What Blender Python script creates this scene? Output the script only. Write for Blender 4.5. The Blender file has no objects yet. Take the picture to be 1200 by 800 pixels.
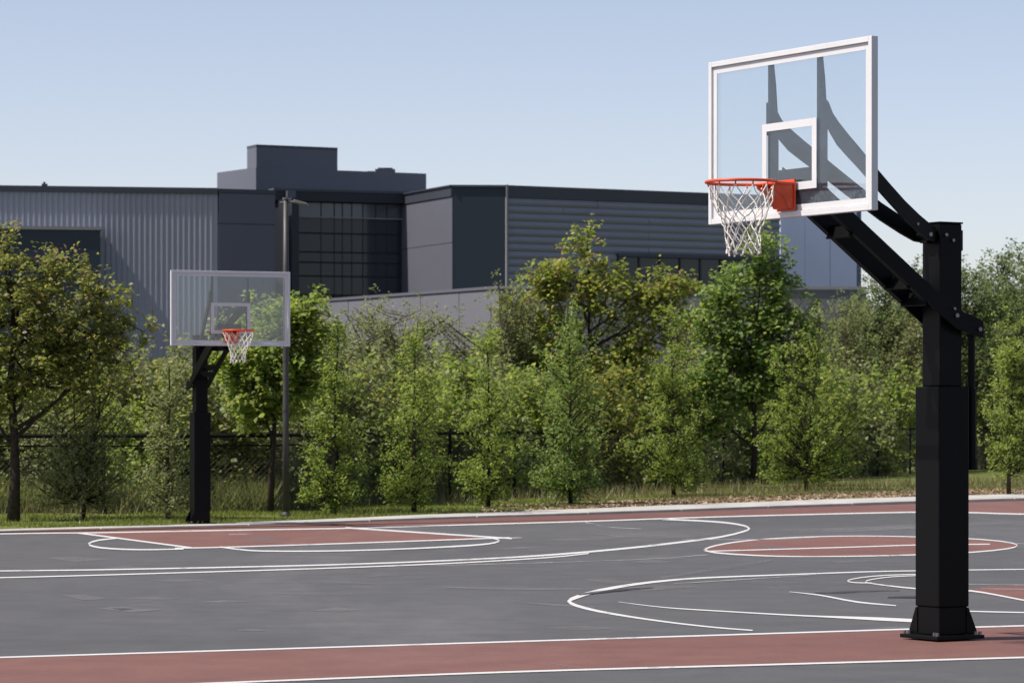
import bpy, bmesh, math, random
import numpy as np
from mathutils import Vector, Matrix

S = bpy.context.scene
COL = S.collection
rad = math.radians

# ------------------------------------------------------------------ camera
CAM_H = 1.457          # eye height in metres
F = 3800.0             # focal length in pixels of the 1200 px wide photograph
HOR = 495.0            # row of the horizon
cam_d = bpy.data.cameras.new('camera')
cam_d.sensor_width = 36.0
cam_d.lens = F / 1200 * 36.0
cam_d.shift_y = (HOR - 400.0) / 1200.0
cam_d.clip_start = 0.5
cam_d.clip_end = 6000
cam_d.dof.use_dof = True
cam_d.dof.focus_distance = 24.0
cam_d.dof.aperture_fstop = 8.0
cam = bpy.data.objects.new('camera', cam_d)
cam.location = (0, 0, CAM_H)
cam.rotation_euler = (rad(90), 0, 0)
COL.objects.link(cam)
S.camera = cam

# ------------------------------------------------------------------ sky, sun, exposure
SUN_EL, SUN_AZ = rad(53), rad(-106)          # azimuth clockwise from +Y: the sun stands to the left
w = bpy.data.worlds.new('World')
S.world = w
w.use_nodes = True
nt = w.node_tree
bg = nt.nodes['Background']
sky = nt.nodes.new('ShaderNodeTexSky')
sky.sky_type = 'NISHITA'
sky.sun_disc = False
sky.sun_elevation = SUN_EL
sky.sun_rotation = SUN_AZ
sky.altitude = 0
sky.air_density = 0.6
sky.dust_density = 1.0
sky.ozone_density = 0.0
wb = nt.nodes.new('ShaderNodeMix'); wb.data_type = 'RGBA'; wb.blend_type = 'MULTIPLY'; wb.inputs[0].default_value = 1.0
wb.inputs[7].default_value = (1.19, 1.0, 0.90, 1)          # white balance of the hazy sky
nt.links.new(sky.outputs[0], wb.inputs[6]); nt.links.new(wb.outputs[2], bg.inputs[0])
bg.inputs[1].default_value = 0.135
sl = bpy.data.lights.new('sun', 'SUN')
sl.energy = 4.2
sl.angle = rad(0.53)
sl.color = (1.0, 0.95, 0.87)
so = bpy.data.objects.new('sun', sl)
to_sun = Vector((math.sin(SUN_AZ) * math.cos(SUN_EL), math.cos(SUN_AZ) * math.cos(SUN_EL), math.sin(SUN_EL)))
so.rotation_euler = to_sun.to_track_quat('Z', 'Y').to_euler()
COL.objects.link(so)
S.view_settings.view_transform = 'Standard'
S.view_settings.look = 'None'
S.view_settings.gamma = 1
S.view_settings.exposure = 0.4
S.cycles.max_bounces = 8
S.cycles.transparent_max_bounces = 12

rng = np.random.default_rng(11)
random.seed(5)

# ------------------------------------------------------------------ helpers
def tag(o, label=None, cat=None, group=None, kind=None):
    if label: o['label'] = label
    if cat: o['category'] = cat
    if group: o['group'] = group
    if kind: o['kind'] = kind
    return o

def mesh_obj(name, verts, faces, mat, parent=None, smooth=False):
    me = bpy.data.meshes.new(name)
    me.from_pydata([tuple(v) for v in verts], [], faces)
    me.update()
    if mat: me.materials.append(mat)
    if smooth:
        me.polygons.foreach_set('use_smooth', [True] * len(me.polygons))
    return link(name, me, parent)

def link(name, me, parent=None):
    o = bpy.data.objects.new(name, me)
    COL.objects.link(o)
    if parent is not None: o.parent = parent
    return o

def empty(name, loc, rz=0.0, label=None, cat=None, group=None):
    o = bpy.data.objects.new(name, None)
    o.empty_display_size = 0.2
    o.location = loc
    o.rotation_euler = (0, 0, rz)
    COL.objects.link(o)
    return tag(o, label, cat, group)

def copy_tree(o, parent=None):
    c = o.copy()
    COL.objects.link(c)
    if parent is not None: c.parent = parent
    for ch in list(o.children):
        copy_tree(ch, c)
    return c

def wx(px, Y): return (px - 600.0) / F * Y
def wz(py, Y): return CAM_H + (HOR - py) / F * Y
def gpt(px, py, z=0.0):
    Y = (CAM_H - z) * F / (py - HOR)
    return (wx(px, Y), Y, z)

class MB:
    """collects simple solids and builds them as one mesh"""
    def __init__(s): s.v, s.f = [], []
    def add(s, v, f):
        n = len(s.v); s.v += [tuple(p) for p in v]; s.f += [tuple(i + n for i in q) for q in f]
    def box(s, c, d, m=None):
        x, y, z = d[0] / 2, d[1] / 2, d[2] / 2
        v = [Vector((a * x, b * y, e * z)) for a in (-1, 1) for b in (-1, 1) for e in (-1, 1)]
        if m is not None: v = [m @ p for p in v]
        v = [p + Vector(c) for p in v]
        s.add(v, [(0, 1, 3, 2), (4, 6, 7, 5), (0, 4, 5, 1), (2, 3, 7, 6), (0, 2, 6, 4), (1, 5, 7, 3)])
    def prism(s, pts, z0, z1):
        n = len(pts)
        s.add([(p[0], p[1], z0) for p in pts] + [(p[0], p[1], z1) for p in pts],
              [tuple(range(n))[::-1], tuple(range(n, 2 * n))] + [(i, (i + 1) % n, n + (i + 1) % n, n + i) for i in range(n)])
    def tube(s, pts, r, n=6, cap=True):
        pts = [Vector(p) for p in pts]
        rs = r if hasattr(r, '__len__') else [r] * len(pts)
        ring0 = len(s.v)
        up = None
        V, Fc = [], []
        for i, p in enumerate(pts):
            t = (pts[min(i + 1, len(pts) - 1)] - pts[max(i - 1, 0)]).normalized()
            if up is None:
                up = Vector((0, 0, 1)) if abs(t.z) < 0.9 else Vector((1, 0, 0))
            a = t.cross(up)
            if a.length < 1e-5: a = t.cross(Vector((0, 1, 0)))
            a.normalize(); b = t.cross(a).normalized(); up = -b if False else a.cross(t)
            for k in range(n):
                q = 2 * math.pi * k / n
                V.append(p + (a * math.cos(q) + b * math.sin(q)) * rs[i])
        for i in range(len(pts) - 1):
            for k in range(n):
                Fc.append((i * n + k, i * n + (k + 1) % n, (i + 1) * n + (k + 1) % n, (i + 1) * n + k))
        if cap:
            Fc.append(tuple(range(n))[::-1]); Fc.append(tuple(range((len(pts) - 1) * n, len(pts) * n)))
        s.add(V, Fc)
    def build(s, name, mat, parent=None, smooth=False, bevel=0.0, seg=2):
        o = mesh_obj(name, s.v, s.f, mat, parent, smooth)
        bm = bmesh.new(); bm.from_mesh(o.data)
        bmesh.ops.recalc_face_normals(bm, faces=bm.faces)
        if bevel > 0:
            bmesh.ops.bevel(bm, geom=[e for e in bm.edges if e.calc_face_angle(0) > 0.5], offset=bevel, segments=seg, affect='EDGES', profile=0.5)
        bm.to_mesh(o.data); bm.free()
        return o

# ------------------------------------------------------------------ materials
def srgb(r, g, b):
    f = lambda c: (c / 255 / 12.92) if c / 255 <= 0.04045 else ((c / 255 + 0.055) / 1.055) ** 2.4
    return (f(r), f(g), f(b), 1)

class NM:
    def __init__(s, name):
        s.m = bpy.data.materials.new(name); s.m.use_nodes = True
        s.t = s.m.node_tree; s.N = s.t.nodes; s.L = s.t.links
        s.b = s.N['Principled BSDF']; s.out = s.N['Material Output']
    def new(s, t, **k):
        n = s.N.new(t)
        for a, v in k.items(): setattr(n, a, v)
        return n
    def coord(s, kind='Object', scale=(1, 1, 1)):
        tc = s.new('ShaderNodeTexCoord'); mp = s.new('ShaderNodeMapping')
        mp.inputs['Scale'].default_value = scale
        s.L.new(tc.outputs[kind], mp.inputs[0]); return mp.outputs[0]
    def noise(s, co, scale, detail=4, rough=0.6, dist=0):
        n = s.new('ShaderNodeTexNoise')
        n.inputs['Scale'].default_value = scale; n.inputs['Detail'].default_value = detail
        n.inputs['Roughness'].default_value = rough; n.inputs['Distortion'].default_value = dist
        s.L.new(co, n.inputs['Vector']); return n.outputs['Fac']
    def ramp(s, fac, stops):
        r = s.new('ShaderNodeValToRGB')
        e = r.color_ramp.elements
        while len(e) < len(stops): e.new(0.5)
        for i, (p, c) in enumerate(stops):
            e[i].position = p; e[i].color = c if len(c) == 4 else (*c, 1)
        s.L.new(fac, r.inputs[0]); return r.outputs[0]
    def mix(s, fac, a, b, mode='MIX'):
        n = s.new('ShaderNodeMix', data_type='RGBA', blend_type=mode)
        if isinstance(fac, (int, float)): n.inputs[0].default_value = fac
        else: s.L.new(fac, n.inputs[0])
        for i, c in ((6, a), (7, b)):
            if isinstance(c, tuple): n.inputs[i].default_value = c if len(c) == 4 else (*c, 1)
            else: s.L.new(c, n.inputs[i])
        return n.outputs[2]
    def base(s, c, rough=0.7, spec=0.5, metal=0.0):
        if isinstance(c, tuple): s.b.inputs['Base Color'].default_value = c if len(c) == 4 else (*c, 1)
        else: s.L.new(c, s.b.inputs['Base Color'])
        s.b.inputs['Roughness'].default_value = rough
        s.b.inputs['Specular IOR Level'].default_value = spec
        s.b.inputs['Metallic'].default_value = metal
        return s
    def bump(s, h, strength=0.3, dist=0.01):
        b = s.new('ShaderNodeBump'); b.inputs['Strength'].default_value = strength; b.inputs['Distance'].default_value = dist
        s.L.new(h, b.inputs['Height']); s.L.new(b.outputs[0], s.b.inputs['Normal']); return s

def simple(name, c, rough=0.6, spec=0.4, metal=0.0, var=0.12, scale=3.0, bump=0.0):
    k = NM(name); co = k.coord()
    n = k.noise(co, scale, 5)
    lo = tuple(x * (1 - var) for x in c[:3]); hi = tuple(x * (1 + var) for x in c[:3])
    k.base(k.ramp(n, [(0.3, lo), (0.7, hi)]), rough, spec, metal)
    if bump: k.bump(k.noise(co, scale * 12, 3), bump, 0.004)
    return k.m

def court_mat(name, c, worn):
    k = NM(name); co = k.coord('Object')
    big = k.noise(k.coord('Object', (0.05, 0.11, 1)), 1.0, 5, 0.6, 0.6)
    str_ = k.noise(k.coord('Object', (0.22, 0.05, 1)), 1.0, 6, 0.65, 1.2)
    fine = k.noise(co, 60, 3, 0.7)
    mid = k.noise(co, 2.2, 6, 0.7)
    a = k.ramp(big, [(0.3, tuple(x * 0.84 for x in c)), (0.7, tuple(x * 1.10 for x in c))])
    f = k.ramp(str_, [(0.50, (0, 0, 0)), (0.74, (1, 1, 1))])
    m = k.new('ShaderNodeMath', operation='MULTIPLY'); k.L.new(f, m.inputs[0]); m.inputs[1].default_value = 0.55
    a = k.mix(m.outputs[0], a, worn)
    a = k.mix(0.75, a, k.ramp(mid, [(0.3, (0.40, 0.40, 0.41)), (0.7, (0.60, 0.60, 0.60))]), 'OVERLAY')
    a = k.mix(0.35, a, k.ramp(fine, [(0.3, (0.30, 0.30, 0.30)), (0.7, (0.70, 0.70, 0.70))]), 'OVERLAY')
    k.base(a, 0.8, 0.3); k.bump(fine, 0.25, 0.003)
    return k.m

M = {}
M['asphalt'] = court_mat('court_grey_coating', (0.086, 0.086, 0.088), (0.165, 0.163, 0.166))
M['red'] = court_mat('court_red_coating', (0.164, 0.078, 0.065), (0.21, 0.127, 0.113))
def line_mat(name, c, lo, hi, sc):
    k = NM(name); co = k.coord('Object', (1, 0.35, 1))
    n = k.noise(co, sc, 6, 0.75, 0.3)
    k.base(c, 0.7, 0.3)
    tr = k.new('ShaderNodeBsdfTransparent'); mx = k.new('ShaderNodeMixShader')
    k.L.new(k.ramp(n, [(lo, (0, 0, 0)), (hi, (1, 1, 1))]), mx.inputs[0])
    k.L.new(tr.outputs[0], mx.inputs[1]); k.L.new(k.b.outputs[0], mx.inputs[2]); k.L.new(mx.outputs[0], k.out.inputs[0])
    return k.m
M['line'] = line_mat('white_line_paint', (0.56, 0.56, 0.56), 0.26, 0.42, 1.6)
M['faint'] = line_mat('worn_line_paint', (0.36, 0.36, 0.365), 0.38, 0.62, 1.1)
M['scuff'] = line_mat('chalky_scuff', (0.195, 0.193, 0.196), 0.32, 0.80, 0.7)
M['tyre_mark'] = line_mat('dark_rubber_mark', (0.035, 0.035, 0.04), 0.32, 0.6, 2.0)
M['concrete'] = simple('kerb_concrete', (0.42, 0.41, 0.385), 0.85, 0.2, var=0.2, scale=1.7, bump=0.3)
M['black'] = simple('black_powder_coat', (0.0024, 0.0025, 0.0029), 0.48, 0.13, var=0.2, scale=5, bump=0.05)
M['bolt'] = simple('zinc_bolt', (0.22, 0.22, 0.22), 0.4, 0.5, 0.9, var=0.2)
M['white_frame'] = simple('white_frame_paint', (0.61, 0.615, 0.63), 0.45, 0.4, var=0.04)
M['orange'] = simple('orange_rim_paint', (0.62, 0.075, 0.022), 0.42, 0.4, var=0.15, scale=9)
M['net'] = simple('net_cord', (0.68, 0.65, 0.60), 0.9, 0.1, var=0.15, scale=20)
k = NM('backboard_glass_sheet'); co = k.coord('Object')
tr = k.new('ShaderNodeBsdfTransparent'); tr.inputs[0].default_value = (0.93, 0.95, 0.96, 1)
gl = k.new('ShaderNodeBsdfGlossy'); gl.inputs['Roughness'].default_value = 0.03
df = k.new('ShaderNodeBsdfDiffuse'); df.inputs[0].default_value = (0.46, 0.66, 0.90, 1)
tl = k.new('ShaderNodeBsdfTranslucent'); tl.inputs[0].default_value = (0.56, 0.68, 0.80, 1)
fr = k.new('ShaderNodeFresnel'); fr.inputs[0].default_value = 1.5
md = k.new('ShaderNodeMixShader'); md.inputs[0].default_value = 0.2
k.L.new(df.outputs[0], md.inputs[1]); k.L.new(tl.outputs[0], md.inputs[2])
m1 = k.new('ShaderNodeMixShader'); k.L.new(k.ramp(k.noise(co, 2.5, 5), [(0.3, (0.024,) * 3), (0.75, (0.066,) * 3)]), m1.inputs[0])
k.L.new(tr.outputs[0], m1.inputs[1]); k.L.new(md.outputs[0], m1.inputs[2])
m2 = k.new('ShaderNodeMixShader'); m2.inputs[0].default_value = 0.08
k.L.new(m1.outputs[0], m2.inputs[1]); k.L.new(gl.outputs[0], m2.inputs[2]); k.L.new(m2.outputs[0], k.out.inputs[0])
M['board_glass'] = k.m
M['pole_steel'] = simple('lamp_pole_steel', (0.060, 0.058, 0.058), 0.5, 0.4, 0.3, var=0.25, scale=2)
M['fixture'] = simple('lamp_fixture_white', (0.10, 0.10, 0.10), 0.4, 0.4)
M['lens'] = simple('lamp_lens', (0.30, 0.32, 0.34), 0.15, 0.5)
M['fence'] = simple('black_fence_paint', (0.006, 0.0065, 0.0065), 0.7, 0.1, var=0.2)
M['wire'] = simple('chain_link_wire', (0.07, 0.072, 0.066), 0.5, 0.4, 0.2, var=0.2)
M['bark'] = simple('bark', (0.040, 0.033, 0.026), 0.9, 0.1, var=0.4, scale=14, bump=0.6)
M['bark_grey'] = simple('grey_bark', (0.085, 0.072, 0.058), 0.9, 0.1, var=0.35, scale=14, bump=0.6)

def leaf_mat(name, stops, trans=0.5, rough=0.45, spec=0.32):
    k = NM(name)
    g = k.new('ShaderNodeNewGeometry')
    c = k.ramp(g.outputs['Random Per Island'], stops)
    k.base(c, rough, spec)
    t = k.new('ShaderNodeBsdfTranslucent')
    tc = k.mix(1.0, c, (1.0, 1.0, 0.7), 'MULTIPLY')
    sc = k.mix(1.0, tc, (1.9, 1.9, 1.9), 'MULTIPLY')
    k.L.new(sc, t.inputs[0])
    m = k.new('ShaderNodeMixShader'); m.inputs[0].default_value = trans
    k.L.new(k.b.outputs[0], m.inputs[1]); k.L.new(t.outputs[0], m.inputs[2]); k.L.new(m.outputs[0], k.out.inputs[0])
    return k.m
L = {}
L['fresh'] = leaf_mat('fresh_green_leaf', [(0, (0.106, 0.163, 0.045)), (0.5, (0.182, 0.251, 0.059)), (1, (0.303, 0.320, 0.081))])
L['deep'] = leaf_mat('deep_green_leaf', [(0, (0.093, 0.158, 0.047)), (0.6, (0.167, 0.236, 0.069)), (1, (0.271, 0.315, 0.100))])
L['dark'] = leaf_mat('dark_green_leaf', [(0, (0.076, 0.109, 0.050)), (0.6, (0.114, 0.152, 0.068)), (1, (0.172, 0.207, 0.091))])
L['olive'] = leaf_mat('olive_leaf', [(0, (0.108, 0.138, 0.041)), (0.55, (0.173, 0.199, 0.054)), (1, (0.284, 0.262, 0.078))])
L['autumn'] = leaf_mat('turning_leaf', [(0, (0.119, 0.171, 0.041)), (0.5, (0.209, 0.253, 0.057)), (0.9, (0.299, 0.301, 0.079)), (1, (0.320, 0.219, 0.113))])
L['grey'] = leaf_mat('grey_green_leaf', [(0, (0.121, 0.145, 0.072)), (0.6, (0.186, 0.210, 0.100)), (1, (0.284, 0.286, 0.149))])
L['lime'] = leaf_mat('yellow_green_leaf', [(0, (0.146, 0.205, 0.053)), (0.6, (0.215, 0.274, 0.072)), (1, (0.299, 0.320, 0.113))])
L['brown'] = leaf_mat('brownish_leaf', [(0, (0.162, 0.125, 0.078)), (0.6, (0.254, 0.180, 0.125)), (1, (0.320, 0.227, 0.182))])
L['grass'] = leaf_mat('grass_blade', [(0, (0.100, 0.135, 0.026)), (0.6, (0.150, 0.180, 0.038)), (1, (0.215, 0.215, 0.070))], 0.35)
L['straw'] = leaf_mat('dry_grass_blade', [(0, (0.11, 0.115, 0.042)), (0.6, (0.17, 0.155, 0.075)), (1, (0.25, 0.21, 0.12))], 0.3)
L['weed'] = leaf_mat('weed_blade', [(0, (0.11, 0.14, 0.04)), (0.6, (0.17, 0.19, 0.07)), (1, (0.24, 0.22, 0.11))], 0.4)
L['chip'] = leaf_mat('mulch_chip', [(0, (0.16, 0.110, 0.070)), (0.6, (0.32, 0.235, 0.16)), (1, (0.46, 0.37, 0.27))], 0.0, 0.9, 0.1)

# ------------------------------------------------------------------ ground, court and its markings
def lawn_z(X):
    return float(np.interp(X, [-6, 1, 8, 30], [0.015, 0.04, 0.055, 0.08]))

KERB = [(-700, 640), (-300, 631), (0, 623), (80, 620.3), (210, 618), (380, 613), (530, 607.5), (680, 603.3), (920, 595), (1075, 590), (1200, 586.5), (1600, 575.5)]
kerb_w = [(-2000, .35), (300, .45), (700, 1.25), (1000, 1.8), (1200, 2.0), (3000, 2.0)]
front = [Vector(gpt(*p)) for p in KERB]
back = []
for i, p in enumerate(front):
    t = (front[min(i + 1, len(front) - 1)] - front[max(i - 1, 0)]).normalized()
    nrm = Vector((-t.y, t.x, 0))
    wd = np.interp(KERB[i][0], [a for a, b in kerb_w], [b for a, b in kerb_w])
    back.append(p + nrm * wd)
gk = NM('earth'); n_ = gk.noise(gk.coord(), 0.3, 6)
gk.base(gk.ramp(n_, [(0.3, (0.050, 0.058, 0.022)), (0.7, (0.085, 0.082, 0.038))]), 0.95, 0.1)
R = 2500
tag(mesh_obj('ground', [(-R, -R, -.06), (R, -R, -.06), (R, R, -.06), (-R, R, -.06)], [(0, 1, 2, 3)], gk.m), kind='structure')

# asphalt sheet: from behind the camera to the kerb
av = [(-60, -12, 0), (60, -12, 0), (60, front[-1].y, 0)] + [tuple(p) for p in reversed(front)] + [(-60, front[0].y, 0)]
tag(mesh_obj('asphalt_court', av, [tuple(range(len(av)))], M['asphalt']), kind='structure')

def sheet(name, pts, mat, z, label_kind='structure'):
    v = [gpt(px, py, 0)[:2] + (z,) for px, py in pts]
    o = mesh_obj(name, v, [tuple(range(len(v)))], mat)
    return tag(o, kind=label_kind)

def dense(pts, step=14.0):
    """smooth Catmull-Rom resampling of a measured polyline"""
    P = [np.array(p, float) for p in pts]
    if len(P) == 2: P = [P[0], (P[0] + P[1]) / 2, P[1]]
    P = [2 * P[0] - P[1]] + P + [2 * P[-1] - P[-2]]
    out = []
    for i in range(1, len(P) - 2):
        a, b, c, d = P[i - 1], P[i], P[i + 1], P[i + 2]
        n = max(2, int(np.linalg.norm(c - b) / step))
        for j in range(n):
            t = j / n
            out.append(0.5 * ((2 * b) + (-a + c) * t + (2 * a - 5 * b + 4 * c - d) * t * t + (-a + 3 * b - 3 * c + d) * t ** 3))
    out.append(P[-2]); return out

def stripe(name, pts, t, mat, z, smooth=True):
    """a painted stripe; t is its measured thickness across"""
    P = dense(pts) if smooth else [np.array(p, float) for p in pts]
    ts = [q * .74 for q in t] if hasattr(t, '__len__') else [t * .74, t * .74]
    v, f = [], []
    for i, p in enumerate(P):
        a, b = P[max(i - 1, 0)], P[min(i + 1, len(P) - 1)]
        d = (b - a) / (np.linalg.norm(b - a) + 1e-9); n = np.array([-d[1], d[0]])
        th = np.interp(i / (len(P) - 1), np.linspace(0, 1, len(ts)), ts)
        # a stripe seen edge-on keeps at least its true width along the ground
        wth = th * (0.5 + 0.5 * abs(n[1])) if abs(n[1]) > 0.3 else th * 1.3
        for s in (1, -1):
            q = p + n * s * wth / 2
            v.append(gpt(q[0], q[1], 0)[:2] + (z,))
    for i in range(len(P) - 1): f.append((2 * i, 2 * i + 1, 2 * i + 3, 2 * i + 2))
    return tag(mesh_obj(name, v, f, mat), kind='structure')

L3 = [(-500, 634), (0, 625.5), (110, 624.2), (265, 621.3), (417, 618.7), (530, 615.3), (680, 611), (800, 606.8), (920, 603.4), (1075, 600), (1135, 600.5), (1210, 602.5), (1400, 604)]
# red run-off strip between kerb and far baseline
v = [tuple(p)[:2] + (.002,) for p in front]
w2 = [gpt(px, py)[:2] + (.002,) for px, py in L3]
vv = v + w2[::-1]
tag(mesh_obj('red_border_far', vv, [tuple(range(len(vv)))], M['red']), kind='structure')
NB1 = [(-300, 779.5), (0, 770.5), (600, 752), (1075, 737), (1210, 733), (1500, 724)]
NB2 = [(-300, 823), (0, 811), (270, 800), (600, 787.5), (900, 779), (1200, 770.5), (1500, 762)]
sheet('red_border_near', NB1 + NB2[::-1], M['red'], .002)
sheet('red_key_far', [(96, 624.6), (225, 642), (262, 641.3), (400, 637), (500, 633.5), (590, 630.2), (417, 619.0), (265, 621.5)], M['red'], .003)
CIRC = [(825, 644.5), (832, 641), (850, 637), (880, 633), (930, 629.7), (1000, 628), (1075, 629), (1150, 632), (1185, 636), (1192, 639.5), (1180, 643), (1140, 647), (1075, 650), (1000, 651.7), (930, 652), (880, 650.5), (840, 647.8), (825, 644.5)]
sheet('red_circle', [tuple(p) for p in dense(CIRC)][:-1], M['red'], .002)
sheet('red_key_near', [(1132, 691), (1160, 686.5), (1260, 686), (1260, 712), (1200, 703), (1160, 696)], M['red'], .002)

ZL = .0045
stripe('sideline_marking', NB1, 2.2, M['line'], ZL)
stripe('sideline_marking', NB2, 2.6, M['line'], ZL)
stripe('baseline_marking', L3, [1.7, 1.6, 1.7, 2.0], M['line'], ZL)
stripe('key_marking', [(92, 624.5), (225, 642)], 2.2, M['line'], ZL + .0006)
stripe('key_marking', [(205, 642.4), (262, 641.3), (400, 637), (500, 633.5), (597, 630)], 1.7, M['line'], ZL + .0012)
stripe('key_marking', [(405, 618.3), (600, 631)], 2.2, M['line'], ZL + .0006)
stripe('free_throw_arc', [(140, 630.5), (116, 633), (104, 637), (110, 640.5), (130, 643), (165, 644.2), (215, 643.5)], [1.8, 2.8, 2.2, 1.6], M['line'], ZL + .0018)
stripe('free_throw_arc', [(258, 641), (290, 645), (330, 646), (400, 645.5), (480, 643), (555, 639), (580, 636), (585, 633), (577, 630.8)], [2, 2, 1.8, 2.4, 1.8], M['line'], ZL + .0018)
stripe('key_marking', [(575, 631), (612, 630)], 1.6, M['faint'], ZL)
stripe('court_dash', [(268, 626.2), (297, 625.6)], 1.4, M['faint'], ZL)
stripe('three_point_arc', [(-800, 678), (-300, 672), (0, 669), (150, 667), (380, 662), (530, 656.5), (640, 650.5), (733, 642.5), (800, 635), (845, 629), (871, 622.8), (878, 619.3), (871, 615.6), (850, 612.3), (817, 610), (776, 608.3)], [1.5, 1.5, 1.5, 1.6, 2.0, 2.0, 2.8, 2.2], M['line'], ZL)
stripe('court_line', [(-800, 694), (-300, 683), (0, 677), (200, 671.5), (380, 666), (530, 660), (640, 653.5), (690, 648.5)], 1.7, M['line'], ZL + .0006)
stripe('court_line', [(500, 663), (640, 659.3), (760, 655), (830, 650)], 1.1, M['faint'], ZL)
stripe('court_line', [(686, 611.8), (712, 617.6), (752, 619.6)], [1.6, 1.8, .8], M['faint'], ZL)
stripe('circle_line', CIRC, [2.4, 1.4, 1.2, 1.4, 1.8, 1.6, 1.5, 2.4], M['line'], ZL)
stripe('circle_line', [(828, 646), (1000, 641), (1075, 638.6), (1160, 637.6)], 1.5, M['line'], ZL + .0006)
stripe('court_line', [(800, 632.3), (900, 632), (960, 629.5)], 1.2, M['faint'], ZL)
stripe('court_line', [(1190, 637), (1300, 637.5)], 1.2, M['faint'], ZL)
stripe('three_point_arc', [(882, 738.8), (840, 735.5), (790, 730), (740, 723), (700, 716), (675, 709.5), (667, 704.5), (675, 700), (702, 692), (745, 684.5), (785, 680), (827, 677), (915, 673.6), (1016, 670), (1076, 668.8), (1210, 667), (1400, 666)], [1.8, 2.4, 5.6, 2.4, 1.9, 1.6, 1.4, 1.3, 1.3], M['line'], ZL)
stripe('court_line', [(790, 684), (830, 681.6), (890, 677.8), (962, 673)], [.8, 1.4, 1.2, .8], M['faint'], ZL + .0006)
stripe('free_throw_arc', [(1130, 671.5), (1076, 673), (1040, 674), (1010, 676.6), (995, 679.6), (994, 681.3), (1002, 682.7), (1022, 683.2)], 1.4, M['line'], ZL)
stripe('free_throw_arc', [(1120, 673), (1076, 674.5), (1045, 676), (1022, 679), (1014, 682), (1030, 685), (1076, 690), (1138, 692.5), (1200, 703.5), (1300, 722)], [1.2, 1.3, 1.8, 2.4, 2, 2], M['line'], ZL + .0006)
stripe('key_marking', [(1130, 684.5), (1200, 685.5), (1300, 686.5)], 1.4, M['faint'], ZL)
stripe('key_marking', [(1150, 690), (1210, 690.5)], 1.0, M['faint'], ZL)
stripe('court_line', [(925, 693.5), (960, 697.3), (1005, 705.5), (1050, 709.7)], [.6, 2.2, 2.4, 1.4], M['line'], ZL)
stripe('court_line', [(725, 705.5), (780, 712), (850, 716.5), (930, 721), (1000, 724), (1075, 727.5), (1100, 728.5)], [.8, 1.6, 1.8, 2.2, 5.0, 5.5], M['line'], ZL)
stripe('court_line', [(1120, 716), (1200, 717.8), (1300, 719)], 1.8, M['line'], ZL)
stripe('tyre_mark', [(678, 697.2), (700, 694.2), (738, 690.5), (765, 689)], [2, 4, 3, 1], M['tyre_mark'], ZL + .0024)
stripe('tyre_mark', [(955, 695), (990, 694), (1020, 692.8), (1054, 692)], [2.5, 3, 2, 1], M['tyre_mark'], ZL + .0018)
stripe('tyre_mark', [(1040, 700), (1076, 699.5), (1100, 701)], [1.5, 4, 2], M['tyre_mark'], ZL + .0018)
stripe('chalk_scuff', [(775, 677), (830, 668.5), (880, 660.5), (905, 656)], [3, 5, 6, 2], M['scuff'], ZL - .0012)
stripe('chalk_scuff', [(690, 624), (750, 627), (820, 626), (870, 621)], [4, 11, 10, 3], M['scuff'], ZL - .0012)
stripe('chalk_scuff', [(890, 622), (990, 621), (1075, 617), (1190, 613)], [5, 7, 6, 4], M['scuff'], ZL - .0008)
stripe('chalk_scuff', [(520, 688), (600, 690), (700, 690)], [2, 4, 1], M['scuff'], ZL - .0012)
stripe('chalk_scuff', [(300, 683), (380, 682), (440, 684)], [2, 5, 2], M['scuff'], ZL - .0012)
stripe('chalk_scuff', [(610, 706), (640, 708), (700, 712)], [1, 3, 1], M['scuff'], ZL - .0012)
for k_ in range(26):
    x0, y0 = random.uniform(40, 1000), random.choice([random.uniform(632, 660), random.uniform(662, 725), random.uniform(668, 740)])
    ln = random.uniform(30, 110); dy = random.uniform(-3, 3)
    stripe('chalk_scuff', [(x0, y0), (x0 + ln * .5, y0 + dy), (x0 + ln, y0 + dy * random.uniform(.2, 2))], [.8, random.uniform(3, 9), .8], M['scuff'], ZL - .0014)
stripe('chalk_scuff', [(640, 776), (660, 780), (690, 784)], [.6, 1.6, .8], M['scuff'], ZL - .0012)

# kerb: concrete blocks between court and lawn
kb = empty('concrete_kerb', tuple(front[5]), 0, 'long pale concrete kerb curving between the red court edge and the grass', 'kerb')
# resample by length into blocks
def resample(P, step):
    d = [0]
    for a, b in zip(P, P[1:]): d.append(d[-1] + (b - a).length)
    n = int(d[-1] / step); q = np.linspace(0, d[-1], n + 1)
    return [Vector((np.interp(s, d, [p.x for p in P]), np.interp(s, d, [p.y for p in P]), 0)) for s in q], np.interp(q, d, range(len(P)))
fr_, idx = resample(front, 2.4)
bk_ = [Vector((np.interp(i, range(len(back)), [p.x for p in back]), np.interp(i, range(len(back)), [p.y for p in back]), 0)) for i in idx]
for i in range(len(fr_) - 1):
    mb = MB(); a, b, c, d = fr_[i].copy(), fr_[i + 1].copy(), bk_[i + 1].copy(), bk_[i].copy()
    t = (b - a).normalized() * .006
    a += t; d += t; b -= t; c -= t
    h = [lawn_z(p.x) + random.uniform(-.003, .003) for p in (a, b)]
    o_ = kb.location
    vs = [(p.x - o_.x, p.y - o_.y, z) for p, z in ((a, -.05), (b, -.05), (c, -.05), (d, -.05), (a, h[0]), (b, h[1]), (c, h[1] + .004), (d, h[0] + .004))]
    mb.add(vs, [(0, 3, 2, 1), (4, 5, 6, 7), (0, 1, 5, 4), (1, 2, 6, 5), (2, 3, 7, 6), (3, 0, 4, 7)])
    mb.build('kerb_block', M['concrete'], kb, bevel=.012)

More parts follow.
